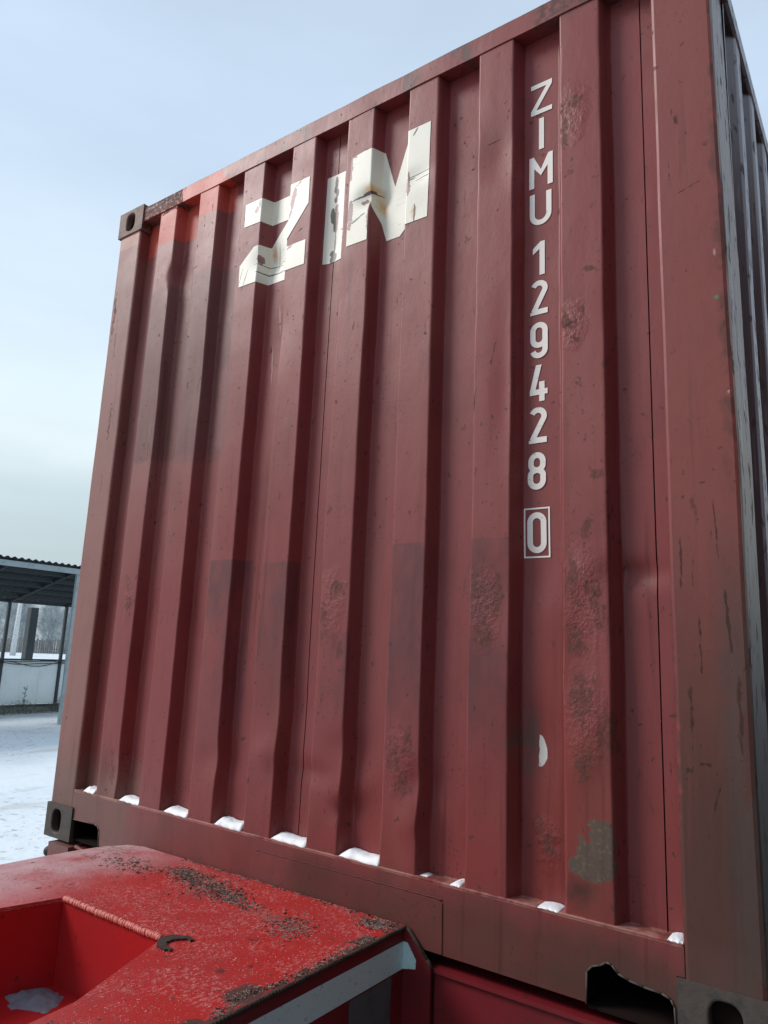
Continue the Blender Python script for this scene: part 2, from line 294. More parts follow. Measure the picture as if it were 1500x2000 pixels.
def deck_paint():
    m = Mat('bright_red_trailer_paint', (.40, .018, .016), .42, 0, .35)
    m.mix(m.step(m.noise(4, detail=3), .4, .7), (.33, .030, .033), .7)
    X, Y = m.coords(.012, 30, 0, 1)
    fr = m.noise(75, (1.6, .7, 1), 5, .7); gate = m.step(m.noise(9, detail=5, off=(2, 5, 1)), .44, .60)
    m.mix(m.math('MULTIPLY', m.step(fr, .50, .62), gate), (.55, .20, .19), .42, .7); m.addh(fr, .5)
    m.mix(m.math('MULTIPLY', m.step(m.noise(140, detail=4, off=(1, 1, 4)), .60, .66), gate), (.65, .34, .32), .5, .7)
    frost_sheen_l = m.math('MULTIPLY', m.step(m.math('MULTIPLY', X, -1), -.92, -.52), m.step(m.noise(5, (1, 1, 1), 4, off=(7, 0, 0)), .25, .6)); m.mix(frost_sheen_l, (.52, .38, .39), .85, .60)  # pale smear at the left: frost plus painted sky sheen
    XY = (X, Y)
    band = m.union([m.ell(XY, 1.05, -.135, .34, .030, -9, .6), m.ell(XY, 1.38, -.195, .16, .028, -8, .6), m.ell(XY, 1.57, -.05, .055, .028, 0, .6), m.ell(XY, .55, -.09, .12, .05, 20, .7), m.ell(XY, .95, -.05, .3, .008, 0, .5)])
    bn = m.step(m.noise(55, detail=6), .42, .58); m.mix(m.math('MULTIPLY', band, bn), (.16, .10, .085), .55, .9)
    edge = m.union([m.step(m.math('ADD', X, m.math('MULTIPLY', m.step(m.noise(14, detail=4, off=(0, 3, 0)), .52, .62), .035)), 1.622, 1.632), m.ell(XY, 1.60, -.52, .045, .05, 0, .3)])
    m.mix(m.math('MULTIPLY', edge, 1), (.045, .028, .022), .9, .9)
    m.mix(m.step(m.noise(30, detail=5, off=(0, 8, 0)), .665, .69), (.07, .02, .015), .85, .8)
    m.addh(m.noise(6, detail=2), 1.0)
    return m.done(.0018, .8)
DECK = deck_paint()
RED2 = (lambda m: (m.mix(m.step(m.noise(5, detail=5), .4, .7), (.11, .008, .011), .7), m.mix(m.step(m.noise(45, detail=5), .64, .68), (.05, .02, .015), .8), m.done())[2])(Mat('shaded_red_beam_paint', (.16, .010, .015), .45))  # trailer red with the shade of the beams painted into it
WELD = (lambda m: (m.addh(m.noise(80, detail=3), 1), m.done())[1])(Mat('pale_red_weld_paint', (.62, .17, .14), .45))
RUSTM = plain('rusty_edge_steel', (.045, .028, .020), .9, 0, 30, .5, 1.5)
TAPE = (lambda m: (m.mix(m.step(m.noise(90, detail=4), .6, .7), (.12, .16, .17), .5), m.addh(m.noise(120, detail=2), .3), m.done())[2])(Mat('grey_blue_reflective_tape', (.54, .74, .75), .35))
GREYP = plain('grey_worn_sticker', (.085, .092, .092), .7, 0, 20, .3)
BLACK = plain('black_rubber', (.012, .014, .015), .6)
TYRE = plain('tyre_rubber', (.02, .02, .02), .85)

# ------------------------------------------------------------------ object helpers
def link(name, me, mat, parent=None, smooth=False, label=None, kind=None):
    o = bpy.data.objects.new(name, me); C.objects.link(o)
    if mat and not me.materials: me.materials.append(mat)
    if parent: o.parent = parent
    if smooth:
        for p in me.polygons: p.use_smooth = True
    if label: o['label'] = label
    if kind: o['kind'] = kind
    return o
def from_bm(name, bm, mat, parent=None, smooth=False, bevel=0, **k):
    if bevel:
        bmesh.ops.bevel(bm, geom=[e for e in bm.edges if len(e.link_faces) == 2 and e.calc_face_angle(0) > .6], offset=bevel, segments=2, affect='EDGES', profile=.6)
    bmesh.ops.recalc_face_normals(bm, faces=bm.faces)
    me = bpy.data.meshes.new(name); bm.to_mesh(me); bm.free(); return link(name, me, mat, parent, smooth, **k)
def add_box(bm, x0, x1, y0, y1, z0, z1):
    v = [bm.verts.new((x, y, z)) for z in (z0, z1) for y in (y0, y1) for x in (x0, x1)]
    for f in ((0, 1, 3, 2), (4, 6, 7, 5), (0, 4, 5, 1), (2, 3, 7, 6), (0, 2, 6, 4), (1, 5, 7, 3)): bm.faces.new([v[i] for i in f])
def box(name, x0, x1, y0, y1, z0, z1, mat, parent=None, bevel=.002, **k):
    bm = bmesh.new(); add_box(bm, x0, x1, y0, y1, z0, z1); return from_bm(name, bm, mat, parent, bevel=bevel, **k)
def prism(bm, pts, axis, a, b):
    """outline pts extruded along axis from a to b; pts give the other two coordinates in x,y,z order"""
    def P(p, t): q = list(p); q.insert(axis, t); return q
    va = [bm.verts.new(P(p, a)) for p in pts]; vb = [bm.verts.new(P(p, b)) for p in pts]
    bm.faces.new(va); bm.faces.new(vb[::-1]); n = len(pts)
    for i in range(n): bm.faces.new((va[i], vb[i], vb[(i + 1) % n], va[(i + 1) % n]))
def tube(bm, a, b, r0, r1=None, n=6):
    a, b = Vector(a), Vector(b); r1 = r0 if r1 is None else r1
    d = (b - a).normalized(); u = d.orthogonal().normalized(); v = d.cross(u)
    A = [bm.verts.new(a + (u * math.cos(t) + v * math.sin(t)) * r0) for t in [2 * math.pi * i / n for i in range(n)]]
    B = [bm.verts.new(b + (u * math.cos(t) + v * math.sin(t)) * r1) for t in [2 * math.pi * i / n for i in range(n)]]
    for i in range(n): bm.faces.new((A[i], A[(i + 1) % n], B[(i + 1) % n], B[i]))
    if n > 4: bm.faces.new(A[::-1]); bm.faces.new(B)
def thing(name, label, cat, loc=(0, 0, 0), group=None):
    o = bpy.data.objects.new(name, None); C.objects.link(o); o.location = loc; o.empty_display_size = .2
    o['label'] = label; o['category'] = cat
    if group: o['group'] = group
    return o
def tag(o, label, cat, group=None):
    o['label'] = label; o['category'] = cat
    if group: o['group'] = group
    return o

# ================================================================== GROUND
def ground():
    m = Mat('trodden_snow', (.70, .76, .80), .75)
    n = m.noise(.45, (1, 1, 1), 6, .6); m.mul(m.step(n, .42, .62), (.90, .93, .95))
    tr = m.noise(1.6, (1, .35, 1), 6, .6, off=(3, 0, 0)); m.mix(m.step(tr, .54, .66), (.46, .45, .43), .50)
    g = m.step(m.noise(.25, detail=2, off=(5, 5, 0)), .42, .6)
    m.mix(m.math('MULTIPLY', g, m.step(m.noise(9, detail=6, rough=.65), .57, .64)), (.24, .22, .20), .55)
    XY = m.coords(.5, .8, 0, 1)
    lane = m.box(XY, -.9, 4.9, -30, 30, .8)  # dark ground strip added to cut snow bounce onto the wall
    m.mix(m.math('MULTIPLY', lane, m.step(m.noise(2.2, (1, .3, 1), 5), .30, .50)), (.13, .12, .11), .9)
    m.addh(m.noise(5, detail=6), 5); return m.done(.004, .9)
GM = ground()
bm = bmesh.new()
S = 600; rows = []
xs = [-S, -300, -150, -80] + [-50 + i * .5 for i in range(140)] + [30, 80, 200, S]
ys = [-S, -200, -60] + [-20 + i * .5 for i in range(140)] + [60, 90, 140, 250, S]
def gh(x, y):
    if abs(x) > 60 or abs(y) > 60: return GZ
    f = min(1, max(0, (40 - abs(x + 10)) / 15)) * min(1, max(0, (45 - abs(y - 10)) / 15))
    return GZ + f * (.035 * mnoise.noise((x * .35, y * .35, 0)) + .018 * mnoise.noise((x * 1.1, y * 1.1, 3)))
grid = [[bm.verts.new((x, y, gh(x, y))) for x in xs] for y in ys]
for j in range(len(ys) - 1):
    for i in range(len(xs) - 1): bm.faces.new((grid[j][i], grid[j][i + 1], grid[j + 1][i + 1], grid[j + 1][i]))
from_bm('snowy_ground', bm, GM, smooth=True, kind='structure')

# ================================================================== CONTAINER
W, H, LEN = 2.438, 2.591, 6.058
cont = thing('shipping_container', 'weathered red-brown corrugated shipping container with large white ZIM lettering, on the red trailer', 'shipping container')
A0, PITCH, RW, SL, DEP, YO = .2774, .25197, .110, .0185, .0456, .003
random.seed(5)
dents = [  # x, z, rx, rz, depth (+ = pushed in)
 (1.40, .46, .06, .05, .006), (1.44, .36, .04, .04, -.005), (1.64, .40, .04, .04, .008), (1.62, .30, .04, .04, -.004), (.395, 2.20, .02, .06, .008), (1.86, 2.14, .05, .09, .008), (1.88, 1.45, .03, .22, .006),
 (1.395, 2.18, .04, .03, .012), (.93, 2.10, .05, .05, .010), (1.02, 1.80, .05, .12, .007), (1.215, 2.15, .02, .14, .006), (2.20, .93, .06, .03, .012), (2.09, .93, .03, .04, -.006), (1.96, .93, .05, .08, .006),
 (.87, .37, .07, .05, .008), (1.28, .38, .08, .03, .008), (1.1, .42, .05, .04, -.006), (2.10, .8, .05, .12, .006), (2.1, .55, .05, .10, -.006), (.34, .26, .05, .07, .012), (1.14, .55, .10, .10, .006),
 (1.85, .85, .05, .1, .004), (1.57, 2.18, .05, .03, .005), (.62, 1.70, .05, .2, .004), (.36, 1.6, .06, .25, .004), (1.96, .53, .05, .10, .008), (1.40, .30, .03, .03, .01)]
def surf(X, Z):
    """Y of the corrugated end at (X, Z)"""
    wob = .0028 * mnoise.noise((X * 4.0, 0, Z * 2.2)) + .0012 * mnoise.noise((X * 9, 5, Z * 11))
    # bent rib edges
    wob += .0055 * math.exp(-((Z - .30) / .035) ** 2) * (1.32 < X < 1.47) - .003 * math.exp(-((Z - .40) / .05) ** 2) * (1.32 < X < 1.47)
    wob += .004 * math.exp(-((Z - .29) / .03) ** 2) * (1.60 < X < 1.70) + .010 * math.exp(-((Z - 2.19) / .05) ** 2) * (.36 < X < .46)
    x = X + wob
    if x < A0 - SL or x > A0 + 7 * PITCH + RW + SL: y = DEP
    else:
        t = (x - (A0 - SL)) % PITCH
        if t < SL: y = DEP * (1 - t / SL)
        elif t < SL + RW: y = 0
        elif t < 2 * SL + RW: y = DEP * (t - SL - RW) / SL
        else: y = DEP
        y = min(max(y, 0), DEP)
    d = 0
    for cx, cz, rx, rz, k in dents:
        u = ((X - cx) / rx) ** 2 + ((Z - cz) / rz) ** 2
        if u < 8: d += k * math.exp(-u)
    d += .0012 * mnoise.noise((X * 3, 9, Z * 3)) + .0005 * mnoise.noise((X * 14, 1, Z * 9))
    return YO + y + d
ZB, ZT = .176, 2.512
zs = [ZB + (ZT - ZB) * i / 230 for i in range(231)]
brk = []
for k in range(8):
    a = A0 + k * PITCH
    for b in (a - SL, a, a + RW, a + RW + SL): brk += [b - .009, b - .0045, b - .002, b, b + .002, b + .0045, b + .009]
    brk += [a + RW * f for f in (.2, .35, .5, .65, .8)] + [a + RW + SL + .106 * f for f in (.2, .4, .6, .8)]
brk += [.15, .18, .21, .235]
allx = sorted(set(round(b, 5) for b in brk if .149 < b < 2.29) | {1.2135, 1.2165, 2.246, 2.249, 2.29})
allx = [x for i, x in enumerate(allx)]
def strip(x0, x1):
    X = [x for x in allx if x0 - 1e-6 <= x <= x1 + 1e-6]
    if len(X) < 2: X = [x0, x1]
    verts = []; faces = []
    for z in zs:
        for x in X:
            # soft rounding of the folded edges: average three samples
            r = .0022; y = (surf(x - r, z) + surf(x, z) * 2 + surf(x + r, z)) / 4
            verts.append((x, y, z))
    n = len(X)
    for j in range(len(zs) - 1):
        for i in range(n - 1): faces.append((j * n + i, j * n + i + 1, (j + 1) * n + i + 1, (j + 1) * n + i))
    me = bpy.data.meshes.new('end_panel'); me.from_pydata(verts, [], faces); me.update(); return me
allx = sorted(allx + [1.2135 - .004, 1.2165 + .004])
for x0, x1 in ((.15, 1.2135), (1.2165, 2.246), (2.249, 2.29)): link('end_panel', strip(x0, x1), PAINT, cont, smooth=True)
# weld seam strips: shallow dark gap backing behind the joints
for x in (1.215, 2.2475): box('seam_backing', x - .006, x + .006, YO + DEP + .020, YO + DEP + .024, ZB, ZT, DARK, cont, 0)

# -- decals follow the corrugation
def conform(bm, off):
    for v in bm.verts:
        x, z = v.co.x, v.co.z; r = .0022
        v.co.y = (surf(x - r, z) + surf(x, z) * 2 + surf(x + r, z)) / 4 - off - v.co.y
def letter(name, polys, mat, off=.0014, label=None, cut=True):
    bm = bmesh.new()
    for k, pts in enumerate(polys): bm.faces.new([bm.verts.new((x, 0, z)) for x, z in pts])
    if cut:
        lo = min(v.co.x for v in bm.verts); hi = max(v.co.x for v in bm.verts)
        for x in allx:
            if lo < x < hi: bmesh.ops.bisect_plane(bm, geom=bm.verts[:] + bm.edges[:] + bm.faces[:], plane_co=(x, 0, 0), plane_no=(1, 0, 0))
        for z in zs:
            if min(v.co.z for v in bm.verts) < z < max(v.co.z for v in bm.verts):
                bmesh.ops.bisect_plane(bm, geom=bm.verts[:] + bm.edges[:] + bm.faces[:], plane_co=(0, 0, z), plane_no=(0, 0, 1))
    conform(bm, off)
    me = bpy.data.meshes.new(name); bm.normal_update()
    for f in bm.faces:
        if f.normal.y > 0: f.normal_flip()
    bm.to_mesh(me); bm.free(); return link(name, me, mat, cont, smooth=True, label=label)
T, B = 2.356, 2.025
letter('painted_letter', [[(.806, T), (1.124, T), (1.126, 2.252), (1.010, 2.112), (1.124, 2.112), (1.124, 2.020), (.803, 2.020), (.801, 2.105), (.868, 2.165), (.915, 2.168), (.992, 2.258), (.808, 2.262)]], WHITE, label='large white letter Z, cracked and rust stained')
letter('painted_letter', [[(1.168, T), (1.250, T), (1.253, B), (1.226, 2.022), (1.196, 2.02), (1.168, B)]], WHITE, label='large white letter I peeling along a crack')
letter('painted_letter', [[(1.311, 2.35), (1.36, T), (1.418, T), (1.463, 2.214), (1.507, T), (1.622, T), (1.619, 2.028), (1.537, 2.028), (1.534, 2.075), (1.489, 2.027), (1.437, 2.027), (1.392, 2.165), (1.391, 2.025), (1.307, 2.025), (1.308, 2.25)]], WHITE, label='large white letter M with a rusty dent')

SW = .0152
def ribbon(pts, w, closed=False):
    pts = [Vector((p[0], p[1])) for p in pts]; n = len(pts); Lp, Rp = [], []
    for i in range(n):
        a = pts[i - 1] if (i > 0 or closed) else None; b = pts[(i + 1) % n] if (i < n - 1 or closed) else None
        d1 = (pts[i] - a).normalized() if a is not None else None; d2 = (b - pts[i]).normalized() if b is not None else None
        if d1 is None: d1 = d2
        if d2 is None: d2 = d1
        t = (d1 + d2).normalized(); nn = Vector((-t.y, t.x)); k = w / 2 / max(.35, nn.dot(Vector((-d1.y, d1.x))))
        Lp.append(pts[i] + nn * k); Rp.append(pts[i] - nn * k)
    q = []
    for i in range(n if closed else n - 1):
        j = (i + 1) % n; q.append([tuple(Lp[i]), tuple(Lp[j]), tuple(Rp[j]), tuple(Rp[i])])
    return q
def arc(cx, cz, rx, rz, a0, a1, n=12): return [(cx + rx * math.cos(R(a0 + (a1 - a0) * i / n)), cz + rz * math.sin(R(a0 + (a1 - a0) * i / n))) for i in range(n + 1)]
def glyph(ch, cx, z0, wd, ht):
    h = SW / 2; x0, x1 = cx - wd / 2, cx + wd / 2; z1 = z0 + ht; r = wd / 2 - h
    if ch == 'Z': return [[(x0, z1), (x0, z1 - .0145), (x1 - .017, z1 - .0145), (x1, z1 - .0145), (x1, z1)], [(x0, z0 + .0145), (x0 + .017, z0 + .0145), (x1, z1 - .0145), (x1 - .017, z1 - .0145)], [(x0, z0), (x1, z0), (x1, z0 + .0145), (x0 + .017, z0 + .0145), (x0, z0 + .0145)]]
    if ch == 'I': return [[(cx - h, z0), (cx + h, z0), (cx + h, z1), (cx - h, z1)]]
    if ch == 'M': return [[(x0, z0), (x0 + SW, z0), (x0 + SW, z0 + .062), (cx, z0 + .035), (x1 - SW, z0 + .062), (x1 - SW, z0), (x1, z0), (x1, z1), (x1 - .013, z1), (cx, z0 + .055), (x0 + .013, z1), (x0, z1)]]
    if ch == 'U': return ribbon([(x0 + h, z1)] + arc(cx, z0 + h + r, r, r, 180, 360) + [(x1 - h, z1)], SW)
    if ch == '1': return [[(cx - h + .006, z0), (cx + h + .006, z0), (cx + h + .006, z1), (cx + .001, z1), (cx - .021, z1 - .018), (cx - .021, z1 - .036), (cx - h + .006, z1 - .022)]]
    if ch == '2':
        a = arc(cx, z1 - h - r, r, r, 155, -18); a += [(x0 + .0095, z0 + .0085)]
        return ribbon(a, SW) + [[(x0, z0), (x1, z0), (x1, z0 + .0155), (x0 + .022, z0 + .0155), (x0, z0 + .008)]]
    if ch == '8':
        zm = z0 + ht * .52; r1 = (z1 - zm) / 2 - h / 2; r2 = (zm - z0) / 2 - h / 2
        up = arc(cx, z1 - h - r, r * .94, r, 0, 180) + arc(cx, zm + r * .85, r * .94, r * .85, 180, 360)
        dn = arc(cx, zm - r * .85, r, r * .85, 0, 180) + arc(cx, z0 + h + r, r, r, 180, 360)
        return ribbon(up, SW, True) + ribbon(dn, SW, True)
    if ch == '0': return ribbon(arc(cx, z1 - h - r, r, r, 0, 180) + arc(cx, z0 + h + r, r, r, 180, 360), SW, True)
    if ch == '9':
        loop = arc(cx, z1 - h - r, r, r, 0, 180) + arc(cx, z0 + ht * .43 + r * .6, r, r, 180, 360)
        tail = [(x1 - h, z0 + ht * .55)] + arc(cx, z0 + h + r, r, r, 0, -165)
        return ribbon(loop, SW, True) + ribbon(tail, SW)
    if ch == '4': return [[(cx - .0075, z1), (cx + .0085, z1), (x0 + .0165, z0 + .0335), (x0, z0 + .0300)], [(x0, z0 + .0185), (x1, z0 + .0185), (x1, z0 + .0335), (x0, z0 + .0335)],
        [(cx + .0015, z0), (cx + .0015 + SW, z0), (cx + .0015 + SW, z0 + .0545), (cx + .0015, z0 + .0545)]]
chars = [('Z', 1.968, 2.260, .064, .100), ('I', 1.968, 2.144, 0, .100), ('M', 1.9665, 2.025, .070, .100), ('U', 1.9655, 1.907, .064, .099), ('1', 1.964, 1.756, 0, .100), ('2', 1.961, 1.640, .050, .100), ('9', 1.961, 1.514, .050, .103),
         ('4', 1.960, 1.393, .050, .102), ('2', 1.958, 1.279, .050, .098), ('8', 1.956, 1.154, .050, .100), ('0', 1.9555, .990, .052, .105)]
for ch, cx, z0, wd, ht in chars:
    polys = glyph(ch, cx, z0, wd, ht)
    bm = bmesh.new()
    for k, pts in enumerate(polys):
        bm.faces.new([bm.verts.new((x, .00002 * k, z)) for x, z in pts])
    conform(bm, .0016); bmesh.ops.triangulate(bm, faces=[f for f in bm.faces if len(f.verts) > 4]); bm.normal_update()
    for f in bm.faces:
        if f.normal.y > 0: f.normal_flip()
    me = bpy.data.meshes.new('painted_digit'); bm.to_mesh(me); bm.free()
    link('painted_digit' if ch.isdigit() else 'painted_letter', me, WHITE2, cont, label='small white %s %s of the vertical container number' % ('digit' if ch.isdigit() else 'letter', ch))
bm = bmesh.new()
x0, x1, z0, z1, t = 1.920, 1.991, .978, 1.107, .0042
for q in ([(x0, z0), (x1, z0), (x1, z0 + t), (x0, z0 + t)], [(x0, z1 - t), (x1, z1 - t), (x1, z1), (x0, z1)], [(x0, z0 + t), (x0 + t, z0 + t), (x0 + t, z1 - t), (x0, z1 - t)], [(x1 - t, z0 + t), (x1, z0 + t), (x1, z1 - t), (x1 - t, z1 - t)]):
    bm.faces.new([bm.verts.new((x, 0, z)) for x, z in q])
bmesh.ops.subdivide_edges(bm, edges=bm.edges[:], cuts=6, use_grid_fill=True)
conform(bm, .0017); me = bpy.data.meshes.new('number_frame'); bm.to_mesh(me); bm.free(); link('number_frame', me, WHITE2, cont, label='thin white box painted round the last digit')

# -- corner castings with oval holes
def casting(x0, x1, y0, y1, z0, z1, hole=(.031, .040), cxf=None):
    bm = bmesh.new()
    def holed(P, u0, u1, v0, v1, cu, cv, ru, rv, depth):
        n = 40; E, O = [], []
        for i in range(n):
            t = 2 * math.pi * i / n; c, s = math.cos(t), math.sin(t)
            pw = .72                                           # super-ellipse: stadium-like slot
            eu = cu + ru * math.copysign(abs(c) ** pw, c); ev = cv + rv * math.copysign(abs(s) ** pw, s)
            k = min([((u1 - cu) / c) if c > 1e-6 else ((u0 - cu) / c) if c < -1e-6 else 9e9, ((v1 - cv) / s) if s > 1e-6 else ((v0 - cv) / s) if s < -1e-6 else 9e9])
            ou, ov = cu + c * k, cv + s * k
            O.append([ou, ov]); E.append((eu, ev))
        for cor in ((u0, v0), (u1, v0), (u1, v1), (u0, v1)):
            i = min(range(n), key=lambda i: (O[i][0] - cor[0]) ** 2 + (O[i][1] - cor[1]) ** 2); O[i] = list(cor)
        vo = [bm.verts.new(P(u, v, 0)) for u, v in O]; ve = [bm.verts.new(P(u, v, 0)) for u, v in E]
        vi = [bm.verts.new(P(u, v, depth)) for u, v in E]
        for i in range(n):
            j = (i + 1) % n; bm.faces.new((vo[i], vo[j], ve[j], ve[i])); bm.faces.new((ve[i], ve[j], vi[j], vi[i]))
        f = bm.faces.new(vi); f.material_index = 1
    cx, cz, cy = (x0 + x1) / 2, (z0 + z1) / 2, (y0 + y1) / 2
    ys_ = 1 if y0 < 3 else -1; ff = y0 if ys_ == 1 else y1
    holed(lambda u, v, d: (u, ff + ys_ * d, v), x0, x1, z0, z1, cxf or cx, cz, hole[0], hole[1], .028)
    xs_ = 1 if x0 < 1 else -1; fx = x0 if xs_ == 1 else x1
    holed(lambda u, v, d: (fx + xs_ * d, u, v), y0, y1, z0, z1, cy, cz, .055, .038, .028)
    zf = z1 if z1 > 1 else z0; zs_ = -1 if z1 > 1 else 1
    holed(lambda u, v, d: (u, v, zf + zs_ * d), x0, x1, y0, y1, cx, cy, .032, .055, .026)
    # plain faces: inner sides
    bf = y1 if ys_ == 1 else y0; bx = x1 if xs_ == 1 else x0; bz = z0 if z1 > 1 else z1
    for q in ([(x0, bf, z0), (x1, bf, z0), (x1, bf, z1), (x0, bf, z1)], [(bx, y0, z0), (bx, y1, z0), (bx, y1, z1), (bx, y0, z1)], [(x0, y0, bz), (x1, y0, bz), (x1, y1, bz), (x0, y1, bz)]):
        bm.faces.new([bm.verts.new(p) for p in q])
    bmesh.ops.remove_doubles(bm, verts=bm.verts, dist=.0004)
    bmesh.ops.recalc_face_normals(bm, faces=bm.faces)
    ed = [e for e in bm.edges if len(e.link_faces) == 2 and e.calc_face_angle(0) > 1.2 and all(abs(v.co.x - fx) < 1e-4 or abs(v.co.y - ff) < 1e-4 or abs(v.co.z - zf) < 1e-4 for v in e.verts)]
    bmesh.ops.bevel(bm, geom=ed, offset=.006, segments=3, affect='EDGES', profile=.5)
    o = from_bm('corner_casting', bm, CAST, cont); o.data.materials.append(DARK); return o
for xa, xb in ((-.005, .162), (W - .162, W + .005)):
    for za, zb in ((0, .118), (H - .118, H)):
        cxf = (.064 if za == 0 else .075) if xa < 0 else 2.363
        casting(xa, xb, -.006, .172, za, zb, hole=(.029, .040) if xa < 0 else (.030, .038), cxf=cxf)
        casting(xa, xb, LEN - .172, LEN + .006, za, zb)
# -- corner posts
def post(x_out, sgn, y0, ysg, mat, label=None):
    """L-shaped rolled post: front flange and side return"""
    pts = [(0, .170), (0, .010), (.003, .003), (.010, 0), (.138, 0), (.144, .002), (.147, .008), (.147, .052), (.140, .052), (.140, .010), (.010, .010), (.010, .170)]
    pts = [(x_out + sgn * a, y0 + ysg * b) for a, b in pts]
    bm = bmesh.new(); n = 60; zz = [.116 + (2.475 - .116) * i / n for i in range(n + 1)]
    bend = (lambda z: .004 - .0085 * max(0, z - 1.2) / 1.2) if sgn < 0 and y0 < 1 else (lambda z: 0)
    rings = [[bm.verts.new((x + (bend(z) if abs(x - x_out) < .09 else 0) + .0016 * mnoise.noise((x * 5, y * 5, z * 3)), y + .0018 * mnoise.noise((x * 6, 3, z * 4)), z)) for x, y in pts] for z in zz]
    k = len(pts)
    for j in range(n):
        for i in range(k): bm.faces.new((rings[j][i], rings[j][(i + 1) % k], rings[j + 1][(i + 1) % k], rings[j + 1][i]))
    bm.faces.new(rings[0][::-1]); bm.faces.new(rings[-1])
    bmesh.ops.recalc_face_normals(bm, faces=bm.faces)
    me = bpy.data.meshes.new('corner_post'); bm.to_mesh(me); bm.free()
    me.materials.append(PAINT); me.materials.append(SIDE)
    for p in me.polygons:
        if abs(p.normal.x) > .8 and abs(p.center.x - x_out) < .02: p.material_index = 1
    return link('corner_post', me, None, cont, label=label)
post(.004, 1, 0, 1, PAINT, 'left front corner post, grey-red with painted-in sky sheen')
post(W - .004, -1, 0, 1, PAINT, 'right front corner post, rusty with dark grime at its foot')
post(.004, 1, LEN, -1, PAINT); post(W - .004, -1, LEN, -1, PAINT)
# -- header (top end rail)
bm = bmesh.new()
n = 80; pr = [(0, 2.509), (0, 2.572), (.004, 2.577), (.012, 2.579), (.060, 2.579), (.060, 2.500), (.052, 2.500), (.052, 2.509)]
xs_ = [.160 + (W - .32) * i / n for i in range(n + 1)]
rg = [[bm.verts.new((x, y + (.0022 * mnoise.noise((x * 7, 1, z * 9)) if y < .01 else 0), z + .0015 * mnoise.noise((x * 9, 4, 2)) + (.003 * mnoise.noise((x * 60, 4, 2)) if x < .42 and z < 2.53 else 0))) for y, z in pr] for x in xs_]
for j in range(n):
    for i in range(8): bm.faces.new((rg[j][i], rg[j][(i + 1) % 8], rg[j + 1][(i + 1) % 8], rg[j + 1][i]))
bm.faces.new(rg[0][::-1]); bm.faces.new(rg[-1]); from_bm('header_rail', bm, PAINT, cont)
# -- sill (bottom end rail) with fork-pocket openings, open at the bottom
out_ = [(.162, .150), (.162, .118), (.132, .118) if False else (.163, .117), (.163, .078), (.305, .082), (.322, .076), (.330, .060), (.334, .018)]
sill = [(.148, .176), (.148, .120), (.1635, .1195), (.1635, .080), (.30, .084), (.318, .079), (.328, .066), (.333, .018),
        (.70, .019), (1.2, .018), (1.8, .021), (2.088, .020), (2.091, .050), (2.092, .080), (2.103, .093), (2.120, .099), (2.133, .108), (2.145, .106), (2.158, .093), (2.18, .086), (2.21, .082), (2.245, .080), (2.262, .074), (2.268, .062), (2.2705, .020), (2.2745, .020), (2.2745, .1195), (2.290, .120), (2.290, .176)]
bm = bmesh.new(); prism(bm, sill, 1, 0.0, .0045)
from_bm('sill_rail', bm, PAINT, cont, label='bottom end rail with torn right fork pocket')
bm = bmesh.new(); prism(bm, [(0.0, .1762), (.0045, .1762), (.052, .1762), (.052, .122), (.056, .122), (.056, .180), (.004, .1815), (-.001, .1795)], 0, .149, 2.289)
from_bm('sill_ledge', bm, PAINT, cont)
# thin folded rim round the left pocket and along the torn right pocket
bm = bmesh.new()
pk = [(2.089, .018), (2.091, .080), (2.103, .093), (2.120, .099), (2.133, .108), (2.145, .106), (2.158, .093), (2.18, .086), (2.21, .082), (2.245, .080), (2.262, .074), (2.2685, .062), (2.2705, .018)]
for (a, b) in zip(pk, pk[1:]): tube(bm, (a[0], -.0015, a[1]), (b[0], -.0015, b[1]), .0022, n=6)
from_bm('pocket_rim', bm, CAST, cont, smooth=True)
bm = bmesh.new()
pk = [(.1645, .080), (.30, .084), (.318, .079), (.328, .066), (.333, .018)]
for (a, b) in zip(pk, pk[1:]): tube(bm, (a[0], -.0008, a[1]), (b[0], -.0008, b[1]), .0018, n=6)
from_bm('pocket_rim', bm, PAINT, cont, smooth=True)
for xa, xb in ((.168, .333), (2.088, 2.272)):
    bm = bmesh.new(); v = []; add_box(bm, xa, xb, .012, .30, .006, .0125)
    prism(bm, [(xa - .004, .014), (xa, .014), (xa, .112), (xb, .112), (xb, .014), (xb + .004, .014), (xb + .004, .116), (xa - .004, .116)], 1, .006, .9)
    add_box(bm, xa, xb, .30, .31, .014, .112); from_bm('fork_pocket', bm, DARK, cont)
# welded doubler plate on the sill
bm = bmesh.new(); prism(bm, [(1.10, .0225), (1.10, .142), (1.38, .1425), (1.722, .1415), (1.733, .136), (1.735, .0225)], 1, -.0025, -.0002)
from_bm('doubler_plate', bm, PAINT, cont, bevel=.0008)
bm = bmesh.new(); prev = None
for i in range(120):
    x = 1.10 + .632 * i / 119; q = (x, -.0022, .1435 + .0005 * math.sin(i * .9) + .0010 * random.random())
    if prev: tube(bm, prev, q, .0015, n=6)
    prev = q
from_bm('weld_bead', bm, PAINT, cont, smooth=True)
